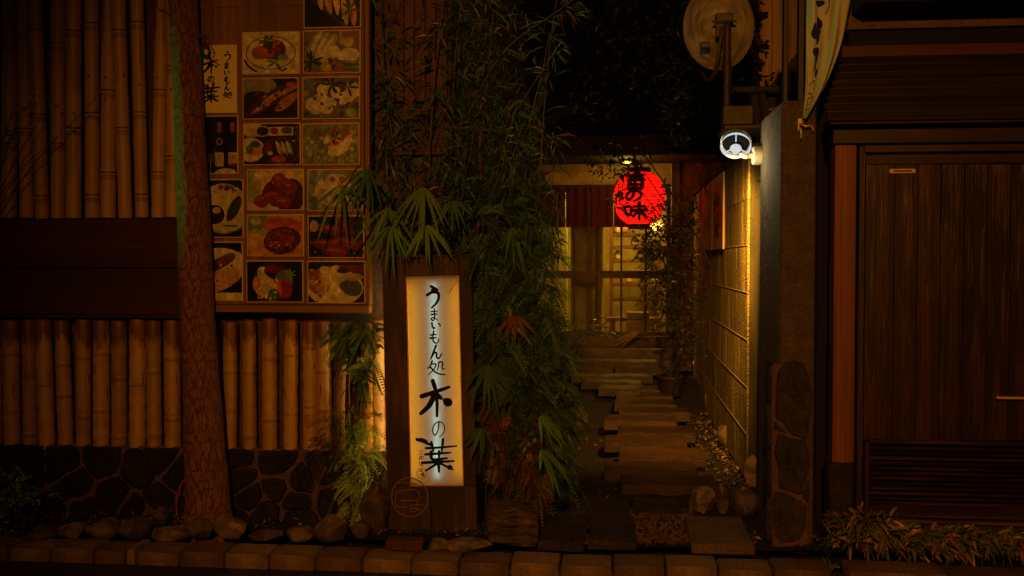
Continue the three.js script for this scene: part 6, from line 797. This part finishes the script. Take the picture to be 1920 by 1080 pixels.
// ------------------------------------------------------------------ small things in the passage
{
  const hose = M([0.06, 0.14, 0.05], null, { rough: 0.4 }), q = (u, v, y) => { const p = PY(u, v, 0.24); return [p.x, y, p.z]; };
  single('garden_hose', 'loop of green garden hose lying right of the path', 'hose', tube([q(1202, 700, 0.26), q(1206, 690, 0.27), q(1230, 683, 0.29), q(1246, 672, 0.34), q(1244, 684, 0.33), q(1262, 688, 0.3), q(1266, 672, 0.3), q(1250, 700, 0.27), q(1225, 706, 0.26), q(1203, 701, 0.255)], 0.014, 70, 8), hose);
  const p = PY(1258, 742, 0.14), t = thing('plant_pot', 'dark round flower pot at the right of the path', 'pot', [p.x, 0.13, p.z]); part(t, 'bowl', new THREE.LatheGeometry([[0.0001, 0.01], [0.1, 0.01], [0.11, 0.02], [0.15, 0.2], [0.165, 0.2], [0.165, 0.23], [0.145, 0.23], [0.14, 0.19], [0.0001, 0.19]].map(([x, y]) => new THREE.Vector2(x, y)), 28), M([0.04, 0.022, 0.014], 'concrete', { size: [0.3, 0.3], rough: 0.6 }));
  const L = new Leaves(), r = rng(31); for (let i = 0; i < 26; i++) { const d = rdir(r); d.y = Math.abs(d.y) + 0.4; d.normalize(); L.blade(new THREE.Vector3(rr(r, -0.06, 0.06), 0.19, rr(r, -0.06, 0.06)), d, sideOf(d, r), rr(r, 0.15, 0.3), 0.03, tint(r, [0.07, 0.05, 0.02]), 0.6, 0.25, 4); } part(t, 'leaves', L.geo(), leafMat);
  const c = PY(318, 985, 0.0); single('red_cord', 'thin red cord curving up against the plinth left of the tree', 'cord', tube([[c.x, 0.0, -0.12], [c.x - 0.015, 0.1, -0.13], [c.x + 0.0, 0.2, -0.15], [c.x + 0.035, 0.27, -0.17]], 0.006, 18, 6), M([0.3, 0.03, 0.02], null, { rough: 0.5 }));
}
{ // weeds in the gap of the kerb
  const p = PY(1551, 1050, 0), t = thing('weed_tuft', 'small weed growing from the gap in the kerb by the pillar', 'weed', [p.x, -0.07, 0.27]), L = new Leaves(), r = rng(97); for (let i = 0; i < 46; i++) { const d = rdir(r); d.y = Math.abs(d.y) + 0.5; d.normalize(); L.blade(new THREE.Vector3(rr(r, -0.03, 0.03), 0, rr(r, -0.06, 0.06)), d, sideOf(d, r), rr(r, 0.06, 0.15), 0.009, tint(r, r() < 0.4 ? DRY : GREEN), 0.5, 0.3, 3); } const f = part(t, 'leaves', L.geo(), leafMat); f.userData.kind = 'stuff'; part(t, 'stem', tube([[0, -0.01, 0], [0.01, 0.06, 0.01], [-0.01, 0.12, 0.02]], 0.002, 8, 5), caneM);
}
{ // dry bent palm leaf on the entrance step
  const p = P(1200, 622, -6.7), L = new Leaves(), d = new THREE.Vector3(-0.75, -0.35, 0.4).normalize(); for (let i = -1; i < 2; i++) L.blade(p.clone().add(new THREE.Vector3(0, 0.01 * i, 0)), d.clone().add(new THREE.Vector3(0, 0.16 * i, 0)).normalize(), new THREE.Vector3(0.3, 0.9, 0.3).normalize(), 0.34, 0.05, [0.36, 0.25, 0.14], 0.1, 0.3, 4);
  single('dry_palm_leaf', 'pale dry palm leaf bent over the entrance step', 'leaf', L.geo(), leafMat, [0, 0, 0]);
}
// ------------------------------------------------------------------ street light over the road (behind the viewpoint) and green signal down the street
{
  const [x, y, z] = STREET.at, t = thing('street_lamp', 'tall hooded street lamp across the road with amber light', 'street lamp', [x, -0.08, z]), steel = M([0.2, 0.2, 0.2], 'rust', { size: [0.4, 0.8], rough: 0.4, metal: 0.6 });
  part(t, 'pole', new THREE.CylinderGeometry(0.05, 0.075, y + 0.5, 16), steel, [0, (y + 0.5) / 2, 0.9]); part(t, 'arm', tube([[0, y + 0.45, 0.9], [0, y + 0.5, 0.5], [0, y + 0.42, 0.14]], 0.03, 14, 10), steel); part(t, 'foot', new THREE.CylinderGeometry(0.14, 0.16, 0.1, 20), steel, [0, 0.05, 0.9]);
  const aim = new THREE.Vector3(...STREET.aim).sub(new THREE.Vector3(x, y, z)).normalize(), qn = new THREE.Quaternion().setFromUnitVectors(new THREE.Vector3(0, -1, 0), aim);
  const hood = part(t, 'hood', new THREE.LatheGeometry([[0.03, 0.2], [0.07, 0.18], [0.16, 0.02], [0.19, -0.06], [0.185, -0.06], [0.15, 0.01], [0.06, 0.16]].map(([a, b]) => new THREE.Vector2(a, b)), 32), steel, [0, y + 0.08 + 0.05, 0]); hood.quaternion.copy(qn); hood.position.addScaledVector(aim, -0.05);
  const gm = new THREE.MeshStandardMaterial(); gm.color.setRGB(0.8, 0.7, 0.5); gm.emissive.setRGB(...STREET.color); gm.emissiveIntensity = 2; const lens = part(t, 'lamp_lens', new THREE.SphereGeometry(0.13, 20, 10, 0, 6.2832, Math.PI * 0.6, Math.PI * 0.4), gm, [0, y + 0.13, 0]); lens.quaternion.copy(qn);
  const l = new THREE.SpotLight(new THREE.Color(...STREET.color), STREET.power, 0, STREET.angle, 1); l.position.set(0, y + 0.08, 0).addScaledVector(aim, 0.15); l.target.position.set(STREET.aim[0] - x, STREET.aim[1] + 0.08, STREET.aim[2] - z); l.shadow.radius = 5; l.castShadow = true; l.name = 'street_light'; l.target.name = 'street_light_target'; t.add(l, l.target);
}
{
  const t = thing('traffic_signal', 'green traffic signal on a pole down the street to the left', 'traffic signal', [-7.2, -0.08, 0.06]), dk = M([0.03, 0.035, 0.03], null, { rough: 0.5 }); part(t, 'pole', new THREE.CylinderGeometry(0.06, 0.07, 3.4, 14), M([0.25, 0.25, 0.25], 'rust', { rough: 0.5 }), [-0.16, 1.7, 0]);
  part(t, 'housing', box(0.16, 0.95, 0.34, { b: 0.03 }), dk, [0, 2.6, 0]);
  ['red', 'amber', 'green'].forEach((n, i) => { const m = new THREE.MeshStandardMaterial({ roughness: 0.3 }); m.color.setRGB(...[[0.2, 0.02, 0.01], [0.2, 0.12, 0.01], [0.05, 0.5, 0.12]][i]); if (i === 2) { m.emissive.setRGB(0.06, 1, 0.12); m.emissiveIntensity = 3; } part(t, 'lens', new THREE.SphereGeometry(0.1, 18, 10).scale(0.35, 1, 1), m, [0.085, 2.89 - 0.29 * i, 0]); part(t, 'visor', new THREE.CylinderGeometry(0.12, 0.12, 0.14, 18, 1, true, Math.PI, Math.PI).rotateZ(Math.PI / 2), dk, [0.15, 2.89 - 0.29 * i, 0]); });
  const l = new THREE.SpotLight(new THREE.Color(0.07, 1, 0.13), GREEN_POWER, 0, 0.2, 0.8); l.position.set(0.14, 2.31, 0); l.target.position.set(5, 2.5, -0.1); l.target.name = 'green_light_target'; l.name = 'green_light'; l.shadow.radius = 4; l.castShadow = true; t.add(l, l.target);
}
scene.traverse((o) => { if (o.isMesh) { o.castShadow = true; o.receiveShadow = true; } });
renderer.render(scene, camera);
